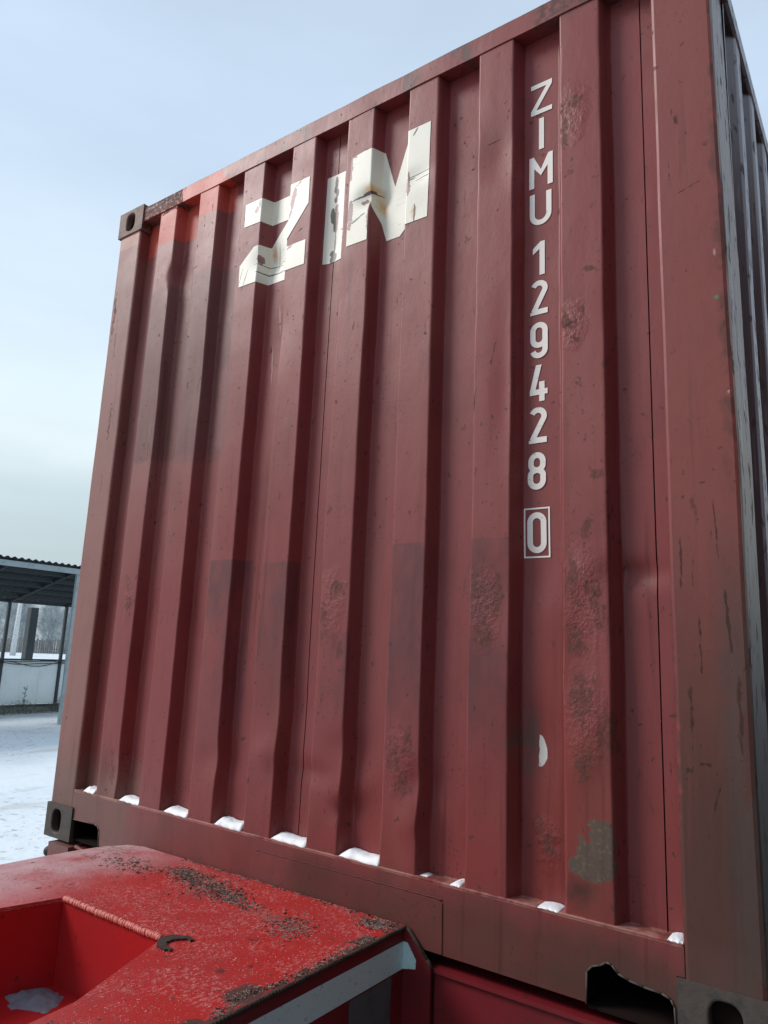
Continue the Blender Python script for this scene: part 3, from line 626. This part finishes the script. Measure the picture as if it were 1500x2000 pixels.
# -- side walls, corrugated, in panels
def side_wall(xo, sgn, mat):
    PT, OF = .262, .300
    def sx(y):
        t = (y - OF) % PT
        if t < .068: d = .036 * (1 - t / .068)
        elif t < .068 + .066: d = 0
        elif t < .134 + .060: d = .036 * (t - .134) / .060
        else: d = .036
        return xo - sgn * (.005 + d)
    y = .160; e = []
    while y < LEN - .16: e.append(y); y += .011
    e.append(LEN - .160)
    cut = [0, int(len(e) * .2), int(len(e) * .4), int(len(e) * .6), int(len(e) * .8), len(e) - 1]
    zz = [.155 + (2.535 - .155) * i / 24 for i in range(25)]
    for a, b in zip(cut, cut[1:]):
        ee = e[a:b + 1]; n = len(ee); vs = [(sx(q) + .003 * mnoise.noise((q * 2, z * 2, xo)), q, z) for z in zz for q in ee]
        fs = [(j * n + i, j * n + i + 1, (j + 1) * n + i + 1, (j + 1) * n + i) for j in range(24) for i in range(n - 1)]
        me = bpy.data.meshes.new('side_panel'); me.from_pydata(vs, [], fs); me.update(); link('side_panel', me, mat, cont, smooth=False)
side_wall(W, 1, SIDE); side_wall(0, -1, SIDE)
for xa, xb in ((W - .060, W - .001), (.001, .060)):
    box('side_top_rail', xa, xb, .172, LEN - .172, 2.533, 2.590, SIDE, cont, .004)
    box('side_bottom_rail', xa + .002, xb - .002, .172, LEN - .172, .010, .157, SIDE, cont, .004)
bm = bmesh.new(); vs = []
n = 180; rr = [[bm.verts.new((x, .06 + (LEN - .12) * i / n, 2.570 + (.010 if (i // 3) % 2 else 0))) for x in (.058, W - .058)] for i in range(n + 1)]
for i in range(n): bm.faces.new((rr[i][0], rr[i][1], rr[i + 1][1], rr[i + 1][0]))
from_bm('roof_panel', bm, SIDE, cont)
box('floor', .06, W - .06, .06, LEN - .06, .12, .15, DARK, cont, 0)
for k in range(10): box('floor_cross_member', .06, W - .06, .45 + k * .55, .50 + k * .55, .012, .118, PAINT, cont, 0)
for k in range(2):
    d = box('door', .152 + k * 1.069, 1.214 + k * 1.069, LEN - .05, LEN - .012, .18, 2.48, SIDE, cont, .004)
    for j in range(2):
        bm = bmesh.new(); x = .4 + k * 1.069 + j * .5; tube(bm, (x, LEN + .008, .2), (x, LEN + .008, 2.46), .016, n=10); from_bm('locking_bar', bm, CAST, d, smooth=True)
box('rear_sill', .163, W - .163, LEN - .10, LEN - .004, .012, .176, SIDE, cont); box('rear_header', .163, W - .163, LEN - .10, LEN - .004, 2.485, 2.575, SIDE, cont)

# ================================================================== UNSEEN CONTAINER STACK ADDED TO BLOCK LIGHT FROM THE RIGHT
STK = (lambda m: (m.mix(m.step(m.noise(2, (1, 1, .3), 4), .4, .7), (.045, .030, .028), .7), m.mix(m.step(m.noise(12, detail=4), .62, .68), RUST, .7), m.done())[2])(Mat('shade_stack_paint', (.060, .030, .028), .6))
def stacked(x0, y0, z0, L_, label):
    t = thing('shade_stack_container', label, 'shipping container', (x0, y0, z0), 'unseen containers added to block light')
    ys_, n = [], 0; y = .16
    prof = ((0, 0), (.070, 0), (.138, .036), (.208, .036))
    P = []
    while y < L_ - .5:
        for a, d in prof: P.append((y + a, d))
        y += .278
    P.append((L_ - .16, 0))
    for side, xx, sg in ((0, .03, 1), (1, W - .03, -1)):
        bm = bmesh.new(); a = [bm.verts.new((xx + sg * d - .0, q, .15)) for q, d in P]; b = [bm.verts.new((xx + sg * d, q, H - .06)) for q, d in P]
        for i in range(len(P) - 1): bm.faces.new((a[i], a[i + 1], b[i + 1], b[i]))
        from_bm('side_panel', bm, STK, t)
    for xx in (0, W - .15):
        for q in (0, L_ - .16): box('corner_post', xx, xx + .15, q, q + .16, .118, H - .118, STK, t, .006)
        for q in (-.004, L_ - .166):
            for zz in (0, H - .118): box('corner_casting', xx - .004, xx + .158, q, q + .17, zz, zz + .118, CAST, t, .006)
        for zz in (.0, H - .06): box('side_rail', xx + .02, xx + .13, .166, L_ - .166, zz + .004, zz + (.15 if zz == 0 else .058), STK, t, .004)
    for q in (.02, L_ - .06): box('end_panel', .151, W - .151, q, q + .04, .06, H - .04, STK, t, .003)
    box('roof_panel', .13, W - .13, .06, L_ - .06, H - .03, H - .02, STK, t, 0); box('floor', .13, W - .13, .06, L_ - .06, .06, .10, STK, t, 0)
for k, lv in enumerate(('on the ground', 'on top of another')):
    stacked(4.75, -7.4, GZ + k * (H + .01), 12.19, 'added dark container %s, unseen, blocking light from the right' % lv)

# ================================================================== SNOW ON THE LEDGE
def clump(x0, x1, hmax, label, seed, y0=.001, y1=.046, kind=0):
    nx, ny = 26, 12; bm = bmesh.new(); top, bot = [], []
    for j in range(ny + 1):
        rt, rb = [], []
        for i in range(nx + 1):
            u, v = i / nx, j / ny; xx = x0 + (x1 - x0) * u
            if kind == 0:
                hh = min(1, u / .20) ** .55 * (1.04 - .24 * math.sin(math.pi * min(1, max(0, (u - .25) / .75))) ) * (1 - max(0, (u - .985) / .015) * .35)
            else: hh = math.sin(math.pi * min(1, u * .9 + .08)) ** .6 * (.7 + .5 * u)
            hh *= (1 - (1 - v) ** 6 * .85)
            hh = max(.02, hh * (1 + .12 * mnoise.noise((u * 6 + seed, v * 4, seed)) + .10 * mnoise.noise((u * 18 + seed, v * 9, 2))))
            fy = y0 + .004 * mnoise.noise((u * 5, seed, 1)) + (.006 * (1 - u) ** 2 if kind == 0 else 0)
            yy = fy + (y1 - fy) * v
            rt.append(bm.verts.new((xx, yy, .1805 + hmax * hh))); rb.append(bm.verts.new((xx, yy, .1790)))
        top.append(rt); bot.append(rb)
    for j in range(ny):
        for i in range(nx):
            bm.faces.new((top[j][i], top[j][i + 1], top[j + 1][i + 1], top[j + 1][i])); bm.faces.new((bot[j][i], bot[j + 1][i], bot[j + 1][i + 1], bot[j][i + 1]))
    for i in range(nx): bm.faces.new((top[0][i], bot[0][i], bot[0][i + 1], top[0][i + 1])); bm.faces.new((top[ny][i], top[ny][i + 1], bot[ny][i + 1], bot[ny][i]))
    for j in range(ny): bm.faces.new((top[j][0], top[j + 1][0], bot[j + 1][0], bot[j][0])); bm.faces.new((top[j][nx], bot[j][nx], bot[j + 1][nx], top[j + 1][nx]))
    tag(from_bm('snow_clump', bm, SNOW, None, smooth=True), label, 'snow', 'clumps of snow left on the container ledge')
cl = [(.196, .268, .0165, 'white snow clump in the groove beside the left corner post'), (.412, .5285, .0165, 'white snow clump in second groove from the left corner post'),
      (.655, .780, .0165, 'white snow clump in third groove from the left corner post'), (.902, 1.025, .022, 'white snow clump in fourth groove, below the Z'),
      (1.145, 1.284, .017, 'white snow clump in fifth groove, under the letter I and wall seam'), (1.400, 1.536, .019, 'largest snow clump, right of the badly dented rib foot')]
for k, (a, b, h, l) in enumerate(cl): clump(a, b, h, l, k * 3.7 + 1)
clump(1.752, 1.779, .008, 'small crumb of snow at the foot of the seventh groove', 31, kind=1)
clump(1.978, 2.028, .0055, 'low ragged snow clump directly beneath the container number', 44, kind=1)
clump(2.258, 2.288, .0065, 'snow clump in the corner by the right corner post', 57, kind=1)
clump(1.656, 1.680, .004, 'thin sliver of snow at the shadowed rib foot', 70, .012, .04, kind=1)

# ================================================================== TRAILER
tr = thing('container_trailer', 'bright red gooseneck trailer with frosty deck and grey reflective tape under the container', 'trailer')
DZ = .065
outer = [(.452, -3.4), (.462, -1.2), (.470, -.43), (.476, -.30), (.487, -.20), (.505, -.10), (.545, -.035), (.60, -.012), (1.634, -.008), (1.634, -3.4)]
hole = [(.855, -.455), (.866, -.443), (1.245, -.443), (1.262, -.455), (1.385, -.745), (1.420, -1.05), (1.420, -2.6), (.70, -2.6), (.775, -.75)]
# deck plate: two rings stitched by ray matching
bm = bmesh.new()
bm2 = [bm.verts.new((x, y, DZ)) for x, y in outer]; bm3 = [bm.verts.new((x, y, DZ)) for x, y in hole]
es = [bm.edges.new((bm2[i], bm2[(i + 1) % len(bm2)])) for i in range(len(bm2))] + [bm.edges.new((bm3[i], bm3[(i + 1) % len(bm3)])) for i in range(len(bm3))]
bmesh.ops.triangle_fill(bm, use_beauty=True, use_dissolve=False, edges=es)
r = bmesh.ops.extrude_face_region(bm, geom=bm.faces[:])
for v in r['geom']:
    if isinstance(v, bmesh.types.BMVert): v.co.z -= .010
from_bm('deck_plate', bm, DECK, tr)
# ragged rusty lip along the right edge of the deck
bm = bmesh.new(); prev = None
for i in range(260):
    y = -.010 - i * .0085; rr_ = .0042 + .0022 * mnoise.noise((y * 22, 1, 1))
    q = (1.6345 + .002 * mnoise.noise((y * 9, 0, 0)), y, DZ - .004 + .0012 * mnoise.noise((y * 30, 2, 0)))
    if prev: tube(bm, prev, q, rr_, n=6)
    prev = q
from_bm('rusty_edge', bm, RUSTM, tr, smooth=True)
# side beams
box('side_beam', 1.618, 1.632, -3.4, -.012, -.42, DZ - .0115, RED2, tr, .001)
box('side_beam', .480, .492, -3.4, -.25, -.42, DZ - .0115, RED2, tr, .001)
# walls of the opening
def wall(name, a, b, z0, z1, t, mat, **k):
    a, b = Vector((*a, 0)), Vector((*b, 0)); d = (b - a).normalized(); n_ = Vector((-d.y, d.x, 0)) * t
    bm = bmesh.new(); prism(bm, [tuple((a)[:2]), tuple(b[:2]), tuple((b + n_)[:2]), tuple((a + n_)[:2])], 2, z0, z1); return from_bm(name, bm, mat, tr, **k)
DECK2 = (lambda m: (m.mix(m.step(m.noise(4, detail=3), .4, .7), (.30, .016, .018), .7), m.mix(m.step(m.noise(40, detail=5), .67, .7), (.1, .02, .015), .7), m.addh(m.noise(70), .2), m.done())[3])(Mat('smooth_red_beam_paint', (.38, .012, .014), .38))
wall('opening_wall', (.858, -.452), (1.262, -.452), -.30, DZ - .0105, .008, DECK2)
wall('opening_wall', (.775, -.75), (.857, -.450), -.30, DZ - .0105, .008, DECK2); wall('opening_wall', (.70, -2.6), (.775, -.752), -.30, DZ - .0105, .008, DECK2)
wall('opening_wall', (1.262, -.453), (1.385, -.745), -.30, DZ - .0105, .008, DECK2); wall('opening_wall', (1.385, -.747), (1.420, -1.05), -.30, DZ - .0105, .008, DECK2); wall('opening_wall', (1.42, -1.052), (1.42, -2.6), -.30, DZ - .0105, .008, DECK2)
box('opening_floor', .66, 1.43, -2.6, -.44, -.150, -.140, DECK2, tr, 0)
# welded seam along the far edge of the opening
bm = bmesh.new(); prev = None; random.seed(3)
n = 34
for i in range(n * 3):
    u = i / (n * 3 - 1); x = .862 + (1.256 - .862) * u; ph = (i % 4) / 4
    rad = .0058 + .0022 * math.sin(ph * math.pi) + .0010 * random.random(); q = (x, -.452 + .0015 * random.uniform(-1, 1), DZ - .001 + .0008 * random.uniform(-1, 1))
    if prev: tube(bm, prev, q, pr_, rad, n=8)
    prev = q; pr_ = rad
from_bm('weld_bead', bm, WELD, tr, smooth=True)
# curled black scar beside the weld
bm = bmesh.new(); pts = []
for i in range(26):
    t = R(75 + 215 * i / 25); pts.append((1.318 + .040 * math.cos(t) + .002 * random.uniform(-1, 1), -.452 + .036 * math.sin(t) * .95 + .002 * random.uniform(-1, 1), .010 * math.sin(math.pi * i / 25) + .004))
Lr, Rr = [], []
for i, (x, y, wd) in enumerate(pts):
    t = R(75 + 215 * i / 25); c, s = math.cos(t), math.sin(t); wj = wd * (1 + .25 * random.uniform(-1, 1))
    Lr.append([bm.verts.new((x + c * wj, y + s * wj, z)) for z in (DZ + .0005, DZ + .004)]); Rr.append([bm.verts.new((x - c * wj, y - s * wj, z)) for z in (DZ + .0005, DZ + .0045)])
for i in range(25):
    bm.faces.new((Lr[i][1], Lr[i + 1][1], Rr[i + 1][1], Rr[i][1])); bm.faces.new((Lr[i][0], Lr[i + 1][0], Lr[i + 1][1], Lr[i][1])); bm.faces.new((Rr[i][0], Rr[i][1], Rr[i + 1][1], Rr[i + 1][0]))
from_bm('burnt_scar', bm, RUSTM, tr, label='dark curled burnt mark at the end of the weld')
# corner gusset + tape
bm = bmesh.new(); prism(bm, [(1.633, DZ - .003), (1.640, DZ - .004), (1.700, .006), (1.712, -.012), (1.712, -.42), (1.633, -.42)], 1, -.0135, -.0055)
from_bm('corner_gusset', bm, RED2, tr, bevel=.001)
bm = bmesh.new()
for (a, b) in (((1.640, DZ - .003), (1.701, .005)), ((1.701, .005), (1.713, -.012))): tube(bm, (a[0], -.0100, a[1]), (b[0], -.0100, b[1]), .0045, n=6)
from_bm('rusty_edge', bm, RUSTM, tr, smooth=True)
bm = bmesh.new(); prism(bm, [(-3.0, -.030), (-.0145, -.030), (-.0145, .031), (-3.0, .031)], 0, 1.6325, 1.6335)
from_bm('reflective_tape', bm, TAPE, tr)
bm = bmesh.new(); prism(bm, [(1.6335, -.030), (1.670, -.022), (1.671, -.002), (1.645, .031), (1.6335, .031)], 1, -.0152, -.0138)
from_bm('reflective_tape', bm, TAPE, tr)
box('grey_sticker', 1.6325, 1.6332, -.225, -.062, -.24, -.034, GREYP, tr, 0)
# front bolster under the container
box('front_bolster', .12, 2.33, .020, .200, -.24, -.012, RED2, tr, .004)
box('bolster_lip', 1.715, 2.33, -.006, .019, -.020, -.010, RED2, tr, .001)
box('bolster_web', 1.714, 2.33, .004, .018, -.42, -.021, RED2, tr, .001)
tn = box('lock_housing', .060, .188, -.022, .14, -.16, -.010, PAINT, tr, .010)
box('lock_housing', 2.28, 2.40, .01, .16, -.16, -.002, RED2, tr, .006)
bm = bmesh.new(); bmesh.ops.create_uvsphere(bm, u_segments=16, v_segments=12, radius=.016)
for v in bm.verts: v.co = Vector((v.co.x * 1.2, v.co.y, v.co.z * 1.15)) + Vector((.036, -.004, -.052))
tube(bm, (.036, -.004, -.052), (.075, .004, -.05), .006, n=8)
from_bm('lock_knob', bm, BLACK, tr, smooth=True)
bm = bmesh.new(); tube(bm, (.205, -.004, -.006), (.30, .0, -.022), .006, n=8); from_bm('lock_lever', bm, PAINT, tr, smooth=True)
# long beams, cross members, axles, wheels and landing legs below the container
for x in (.72, 1.60): 
    bm = bmesh.new(); prism(bm, [(x - .07, -.26), (x + .07, -.26), (x + .07, -.275), (x + .006, -.275), (x + .006, -.565), (x + .07, -.565), (x + .07, -.58), (x - .07, -.58), (x - .07, -.565), (x - .006, -.565), (x - .006, -.275), (x - .07, -.275)], 1, .21, 6.3)
    from_bm('long_beam', bm, RED2, tr)
for y in (1.4, 2.9, 4.4, 5.9): box('cross_beam', .12, 2.33, y, y + .12, -.255, -.03, RED2, tr)
for y in (3.9, 5.2):
    bm = bmesh.new(); tube(bm, (.25, y, -.70), (2.19, y, -.70), .06, n=12); from_bm('axle', bm, BLACK, tr, smooth=True)
    for x in (.05, 2.10):
        bm = bmesh.new()
        prof_ = [(.28, .0), (.44, .0), (.485, .03), (.50, .07), (.50, .22), (.485, .26), (.44, .29), (.28, .29)]
        k = 32; rg = [[bm.verts.new((x + a, y + r_ * math.cos(2 * math.pi * i / k), -.70 + r_ * math.sin(2 * math.pi * i / k))) for r_, a in prof_] for i in range(k)]
        for i in range(k):
            for j in range(7): bm.faces.new((rg[i][j], rg[i][j + 1], rg[(i + 1) % k][j + 1], rg[(i + 1) % k][j]))
        wh = from_bm('wheel', bm, TYRE, tr, smooth=True)
        bm = bmesh.new(); tube(bm, (x + .05, y, -.70), (x + .24, y, -.70), .285, n=24); tube(bm, (x + .245, y, -.70), (x + .30, y, -.70), .11, n=16); from_bm('rim', bm, CAST, wh)
for x in (.55, 1.78):
    lg = box('landing_leg', x - .05, x + .05, 1.0, 1.1, -1.10, -.1, CAST, tr); box('foot_plate', x - .12, x + .12, .93, 1.17, -1.20, -1.102, CAST, lg)

# debris on the deck: straw, dirt and grit nobody could count
random.seed(11)
STRAW = plain('dry_straw_and_dirt', (.22, .15, .125), .9, 0, 60, .5)
DIRT = plain('dark_wet_dirt', (.055, .040, .030), .95, 0, 60, .4)
FROST = plain('frozen_grit', (.55, .27, .26), .7, 0, 60, .2)
def inhole(x, y): return y < -.44 and .70 < x < 1.26 + (-.44 - y) * .42
def scatter(name, mat, count, sampler, ln, th, label, cat):
    vs, fs = [], []
    for _ in range(count):
        x, y = sampler()
        if x > 1.637 or y > -.010 or inhole(x, y): continue
        a = random.uniform(0, math.pi * 2); l = ln * random.uniform(.3, 1.2); t = th * random.uniform(.5, 1.3); tilt = random.uniform(-.25, .35)
        d = Vector((math.cos(a), math.sin(a), tilt)) * l; s = Vector((-math.sin(a), math.cos(a), 0)) * t; up = Vector((0, 0, t))
        p = Vector((x, y, DZ + t * .4 + abs(tilt) * l * .2)); b = len(vs)
        vs += [p - d + s, p - d - s, p - d + up, p + d + s * .5, p + d - s * .5, p + d + up]
        fs += [(b, b + 2, b + 1), (b, b + 3, b + 5, b + 2), (b + 1, b + 2, b + 5, b + 4), (b + 3, b + 4, b + 5), (b, b + 1, b + 4, b + 3)]
    me = bpy.data.meshes.new(name); me.from_pydata([tuple(v) for v in vs], [], fs); me.update()
    o = link(name, me, mat, None, kind='stuff'); o['label'] = label; o['category'] = cat
def s_band():
    r = random.random()
    if r < .60:
        u = random.random(); x = .84 + .66 * u
        k = 0
        while mnoise.noise((x * 13, 3.3, 0)) < random.uniform(-.35, .35) and k < 6: u = random.random(); x = .84 + .66 * u; k += 1
        return x + random.gauss(0, .014), -.085 - .13 * u ** .8 + random.gauss(0, .016 + .022 * math.sin(5 * u) ** 2)
    if r < .72: return random.gauss(1.57, .022), random.gauss(-.050, .016)
    if r < .86: y = random.uniform(-.62, -.12); return 1.628 - abs(random.gauss(0, .010)) - .02 * math.exp(-((y + .52) / .05) ** 2), y
    if r < .93: return random.uniform(.8, 1.62), -.012 - abs(random.gauss(0, .006))
    return random.gauss(.72, .08), random.gauss(-.16, .03)
scatter('straw_litter', STRAW, 2600, s_band, .0065, .0010, 'dry straw and grit strewn across the red trailer deck', 'straw')
scatter('dirt_crumbs', DIRT, 550, s_band, .0040, .0018, 'dark dirt crumbs among the straw on the red deck', 'dirt')
scatter('frozen_grit', FROST, 9000, lambda: (random.uniform(.55, 1.62), random.uniform(-1.1, -.02)), .0019, .0006, 'pale frozen grit sprinkled over the red trailer deck', 'frost')
# snow heap in the deck opening
bm = bmesh.new(); nn_ = 90
g_ = []
for j in range(nn_ + 1):
    row = []
    for i in range(nn_ + 1):
        x = .80 + .47 * i / nn_; y = -1.00 + .54 * j / nn_
        u = ((x - .90) / .062) ** 2 + ((y + .525) / .040) ** 2; hh = .024 * math.exp(-u) - .005 + (.010 * mnoise.noise((x * 24, y * 24, 1)) + .005 * mnoise.noise((x * 70, y * 70, 1))) * math.exp(-u * .3)
        row.append(bm.verts.new((x, y, -.1405 + max(-.004, hh))))
    g_.append(row)
for j in range(nn_):
    for i in range(nn_):
        q = (g_[j][i], g_[j][i + 1], g_[j + 1][i + 1], g_[j + 1][i])
        if max(v.co.z for v in q) > -.1400: bm.faces.new(q)
for v in [v for v in bm.verts if not v.link_faces]: bm.verts.remove(v)
tag(from_bm('snow_heap', bm, plain('dirty_snow', (.17, .18, .22), .7, 0, 20, .25), None, smooth=True), 'small grey-white snow heap inside the opening of the red deck', 'snow')

# ================================================================== OPEN SHED BEHIND, LEFT
GREYW = plain('pale_shed_panel', (.80, .88, .90), .55, 0, 2, .08)
SHS = plain('dark_painted_steel', (.034, .045, .052), .6, 0, 8, .2)
SHL = plain('light_grey_steel', (.30, .36, .38), .6, 0, 8, .2)
UND = plain('shed_roof_sheet', (.026, .032, .038), .8, 0, 8, .2)
shed = thing('open_shed', 'open shed with dark corrugated roof, thin posts and pale low back wall beyond the snow', 'shed', (-16.1, 6.0, GZ))
def sh(o): o.matrix_parent_inverse = Matrix.Translation((16.1, -6.0, -GZ)); return o
XB, XF = -16.1, -13.2
def roofz(x): return 1.72 + (x - XB) / (XF - XB) * (2.41 - 1.72)
# corrugated roof sheet
bm = bmesh.new(); n = 560; y0, y1 = -6.0, 16.0
rr = []
for i in range(n + 1):
    y = y0 + (y1 - y0) * i / n; dz = .022 * math.sin(2 * math.pi * y / .16)
    rr.append([bm.verts.new((x, y, roofz(x) + dz + k)) for x, k in ((XB - .15, 0), (XF + .12, 0), (XF + .12, .008), (XB - .15, .008))])
for i in range(n):
    for a in range(4): bm.faces.new((rr[i][a], rr[i][(a + 1) % 4], rr[i + 1][(a + 1) % 4], rr[i + 1][a]))
sh(from_bm('roof_sheet', bm, UND, shed))
sh(box('fascia', XF + .02, XF + .06, y0, y1, 2.25, 2.375, SHL, shed, 0)); sh(box('fascia', XB - .03, XB + .01, y0, y1, 1.60, 1.69, SHS, shed, 0))
for k in range(5):
    x = XB + .45 + k * .5; sh(box('purlin', x, x + .05, y0, y1, roofz(x) - .12, roofz(x) - .035, SHS, shed, 0))
yy = 8.02 - 1.59 * 8
while yy < 16:
    sh(box('back_post', XB - .03, XB + .04, yy - .035, yy + .035, GZ, roofz(XB) - .03, SHS, shed, 0))
    bm = bmesh.new(); prism(bm, [(XB, roofz(XB) - .04), (XF, roofz(XF) - .04), (XF, roofz(XF) - .13), (XB, roofz(XB) - .13)], 1, yy - .03, yy + .03); sh(from_bm('rafter', bm, UND, shed))
    sh(box('wall_rail', XB + .0, XB + .05, yy + .036, yy + 1.554, .13, .175, SHS, shed, 0)); sh(box('wall_rail', XB + .0, XB + .06, yy + .036, yy + 1.554, -1.045, -.99, SHS, shed, 0))
    for k in range(3):
        a = yy + .036 + k * .506
        sh(box('wall_panel', XB - .03, XB - .004, a + .004, a + .502, -.985, .125, GREYW, shed, 0))
    yy += 1.59
for y in (8.08 - 9.6, 8.08 - 4.8, 8.08, 12.88):
    sh(box('front_post', XF - .05, XF + .018, y - .055, y + .055, GZ, 2.37, SHL, shed, 0))
for y in (9.22 - 4.8, 9.22):
    sh(box('back_column', XB - 1.1, XB - .9, y - .11, y + .11, GZ, 1.55, SHS, shed, 0))
sh(box('plinth', XB - .08, XB - .02, y0, y1, GZ - .05, -1.05, plain('concrete_plinth', (.32, .33, .32), .8), shed, 0))
# cables under the wall rail
bm = bmesh.new(); random.seed(8)
for c in range(3):
    prev = None
    for i in range(90):
        y = 6.2 + i * .045; s = (y - 8.02) % 1.59 / 1.59
        q = (XB + .075 + .01 * c, y, .10 - .075 * math.sin(math.pi * s) * (1 if c != 1 else -.2) * (1 + .3 * math.sin(y * 3 + c)) + .02 * math.sin(y * 4 + c * 2))
        if prev: tube(bm, prev, q, .010, n=5)
        prev = q
tag(from_bm('hanging_cable', bm, BLACK, None), 'black cables drooping along the shed wall rail', 'cable')
# dry weeds along the wall foot
bm = bmesh.new(); random.seed(21)
for _ in range(2600):
    y = random.uniform(-3, 14); x = XB + .15 + abs(random.gauss(0, .16)); h = random.uniform(.08, .36) * (.6 + .8 * mnoise.noise((y * 1.7, 0, 0)) + .3)
    if h < .03: continue
    z = gh(x, y) - .01; a = random.uniform(0, 6.28); l = random.uniform(0, .12)
    p = Vector((x, y, z)); q = p + Vector((math.cos(a) * l, math.sin(a) * l, h)); s = Vector((math.sin(a), -math.cos(a), 0)) * .006
    vs = [bm.verts.new(p + s), bm.verts.new(p - s), bm.verts.new(q)]; bm.faces.new(vs)
    for k in range(2):
        c = p.lerp(q, random.uniform(.4, 1)); b = random.uniform(0, 6.28); r_ = random.uniform(.015, .05)
        d = Vector((math.cos(b), math.sin(b), random.uniform(-.3, .6))) * r_
        bm.faces.new([bm.verts.new(c), bm.verts.new(c + d + Vector((0, 0, .010))), bm.verts.new(c + d * 1.3), bm.verts.new(c + d - Vector((0, 0, .010)))])
o = from_bm('dry_weeds', bm, plain('dry_weed', (.22, .22, .18), .9, 0, 5, .5), None, kind='stuff'); o['label'] = 'low dry grey weeds along the foot of the shed wall'; o['category'] = 'weeds'
# one tall dry plant against the wall
pl = thing('dry_plant', 'single tall dry weed stalk standing against the pale shed wall', 'plant', (XB + .12, 8.66, GZ + .02))
bm = bmesh.new(); tube(bm, (0, 0, 0), (.01, .03, .62), .008, .004, 5); stm = from_bm('stem', bm, SHS, pl)
bm = bmesh.new(); random.seed(4)
for k in range(26):
    z = .18 + .44 * random.random(); a = random.uniform(0, 6.28); l = random.uniform(.03, .08); d = Vector((math.cos(a) * l, math.sin(a) * l, .05)); c = Vector((.01 * z, .04 * z, z)); u = Vector((0, 0, .012))
    bm.faces.new([bm.verts.new(c), bm.verts.new(c + d * .6 + u), bm.verts.new(c + d), bm.verts.new(c + d * .6 - u)])
from_bm('dry_leaves', bm, SHS, pl)

# ================================================================== FAR FENCE, POLE AND FROSTED TREES
FOR = Vector((-.5773 - .0, .816, 0))      # camera heading on the ground
def far(ang, dist):                       # ang degrees left of the heading
    a = math.atan2(.8165, -.5774) + R(ang); return Vector((2.69 + dist * math.cos(a), -1.64 + dist * math.sin(a), GZ))
FEN = plain('weathered_grey_board', (.24, .23, .22), .9, 0, 1, .35)
fence = thing('board_fence', 'long weathered grey board fence at the far edge of the snowy yard', 'fence', far(28, 104))
off = far(28, 104); ft = (far(36, 106) - far(18, 106)).normalized()
me = bpy.data.meshes.new('fence_board'); bm = bmesh.new(); add_box(bm, -.12, .12, -.02, .02, 0, 1.0); bm.to_mesh(me); bm.free(); me.materials.append(FEN)
ang = math.atan2(ft.y, ft.x); random.seed(6)
for k in range(-110, 110):
    o = bpy.data.objects.new('board', me); C.objects.link(o); o.parent = fence
    p = ft * (k * .26); o.location = (p.x, p.y, 0); o.rotation_euler = (0, random.gauss(0, .01), ang); o.scale = (1, 1, 1.75 * random.uniform(.92, 1.08))
box('rail', -.05, .05, -28.6, 28.6, .5, .6, FEN, fence, 0).rotation_euler = (0, 0, ang - math.pi / 2)
pole = thing('concrete_pole', 'tall pale concrete pole standing before the far fence, seen through the shed', 'pole', far(26.9, 86))
bm = bmesh.new(); tube(bm, (0, 0, 0), (.25, 0, 7.6), .30, .17, 10); from_bm('shaft', bm, plain('pale_concrete', (.62, .64, .64), .8), pole, smooth=True)
bm = bmesh.new(); tube(bm, (.2, -.7, 7.3), (.2, .7, 7.3), .05, n=6); from_bm('cross_arm', bm, SHS, pole)
BARK = plain('pale_birch_bark', (.42, .43, .43), .85, 0, 3, .35); TWIG = plain('frosted_twigs', (.50, .55, .57), .9, 0, 2, .2)
def tree_mesh(seed, h):
    random.seed(seed); tb, cb = bmesh.new(), bmesh.new(); p = Vector((0, 0, 0)); pts = [p.copy()]
    for i in range(7): p = p + Vector((random.gauss(0, .12), random.gauss(0, .12), h / 7)); pts.append(p.copy())
    for i in range(7): tube(tb, pts[i], pts[i + 1], .14 * (1 - i / 7.5), .14 * (1 - (i + 1) / 7.5), 6)
    for k in range(64):
        t = random.uniform(.06, 1); i = min(6, int(t * 7)); b = pts[i].lerp(pts[i + 1], t * 7 - i); a = random.uniform(0, 6.28)
        l = (1.15 - t) * h * .30 * random.uniform(.5, 1.1) + .3; e = b + Vector((math.cos(a) * l, math.sin(a) * l, l * random.uniform(.5, 1.3)))
        tube(cb, b, e, .035, .012, 3)
        for q in range(9):
            c = b.lerp(e, random.uniform(.25, 1)); d = Vector((random.gauss(0, 1), random.gauss(0, 1), random.gauss(.3, .8))).normalized() * random.uniform(.4, 1.1); f = c + d; tube(cb, c, f, .018, .008, 3)
            for z in range(3):
                g = c.lerp(f, random.uniform(.3, 1)); d2 = Vector((random.gauss(0, 1), random.gauss(0, 1), random.gauss(-.1, .8))).normalized() * random.uniform(.2, .6); tube(cb, g, g + d2, .012, .006, 3)
    out = []
    for nm, b_, mt in (('trunk', tb, BARK), ('crown', cb, TWIG)):
        m_ = bpy.data.meshes.new(nm); b_.to_mesh(m_); b_.free(); m_.materials.append(mt); out.append(m_)
    return out
variants = [tree_mesh(s, h) for s, h in ((1, 8.2), (2, 9.4), (3, 7.4), (4, 10.0))]
random.seed(77); idx = 0
for row, (dist, cnt) in enumerate(((109, 20), (116, 24), (124, 28))):
    for k in range(cnt):
        a = 12 + 30 * (k + random.uniform(.1, .9)) / cnt; v = random.randrange(4)
        t = thing('birch_tree', 'bare frosted birch in the grove behind the far board fence', 'tree', far(a, dist + random.uniform(-2, 2)), 'bare frosted birches beyond the far fence')
        t.rotation_euler = (0, 0, random.uniform(0, 6.28)); s = random.uniform(.75, 1.08); t.scale = (s, s, s)
        for nm, m_ in zip(('trunk', 'crown'), variants[v]):
            o = bpy.data.objects.new(nm, m_); C.objects.link(o); o.parent = t
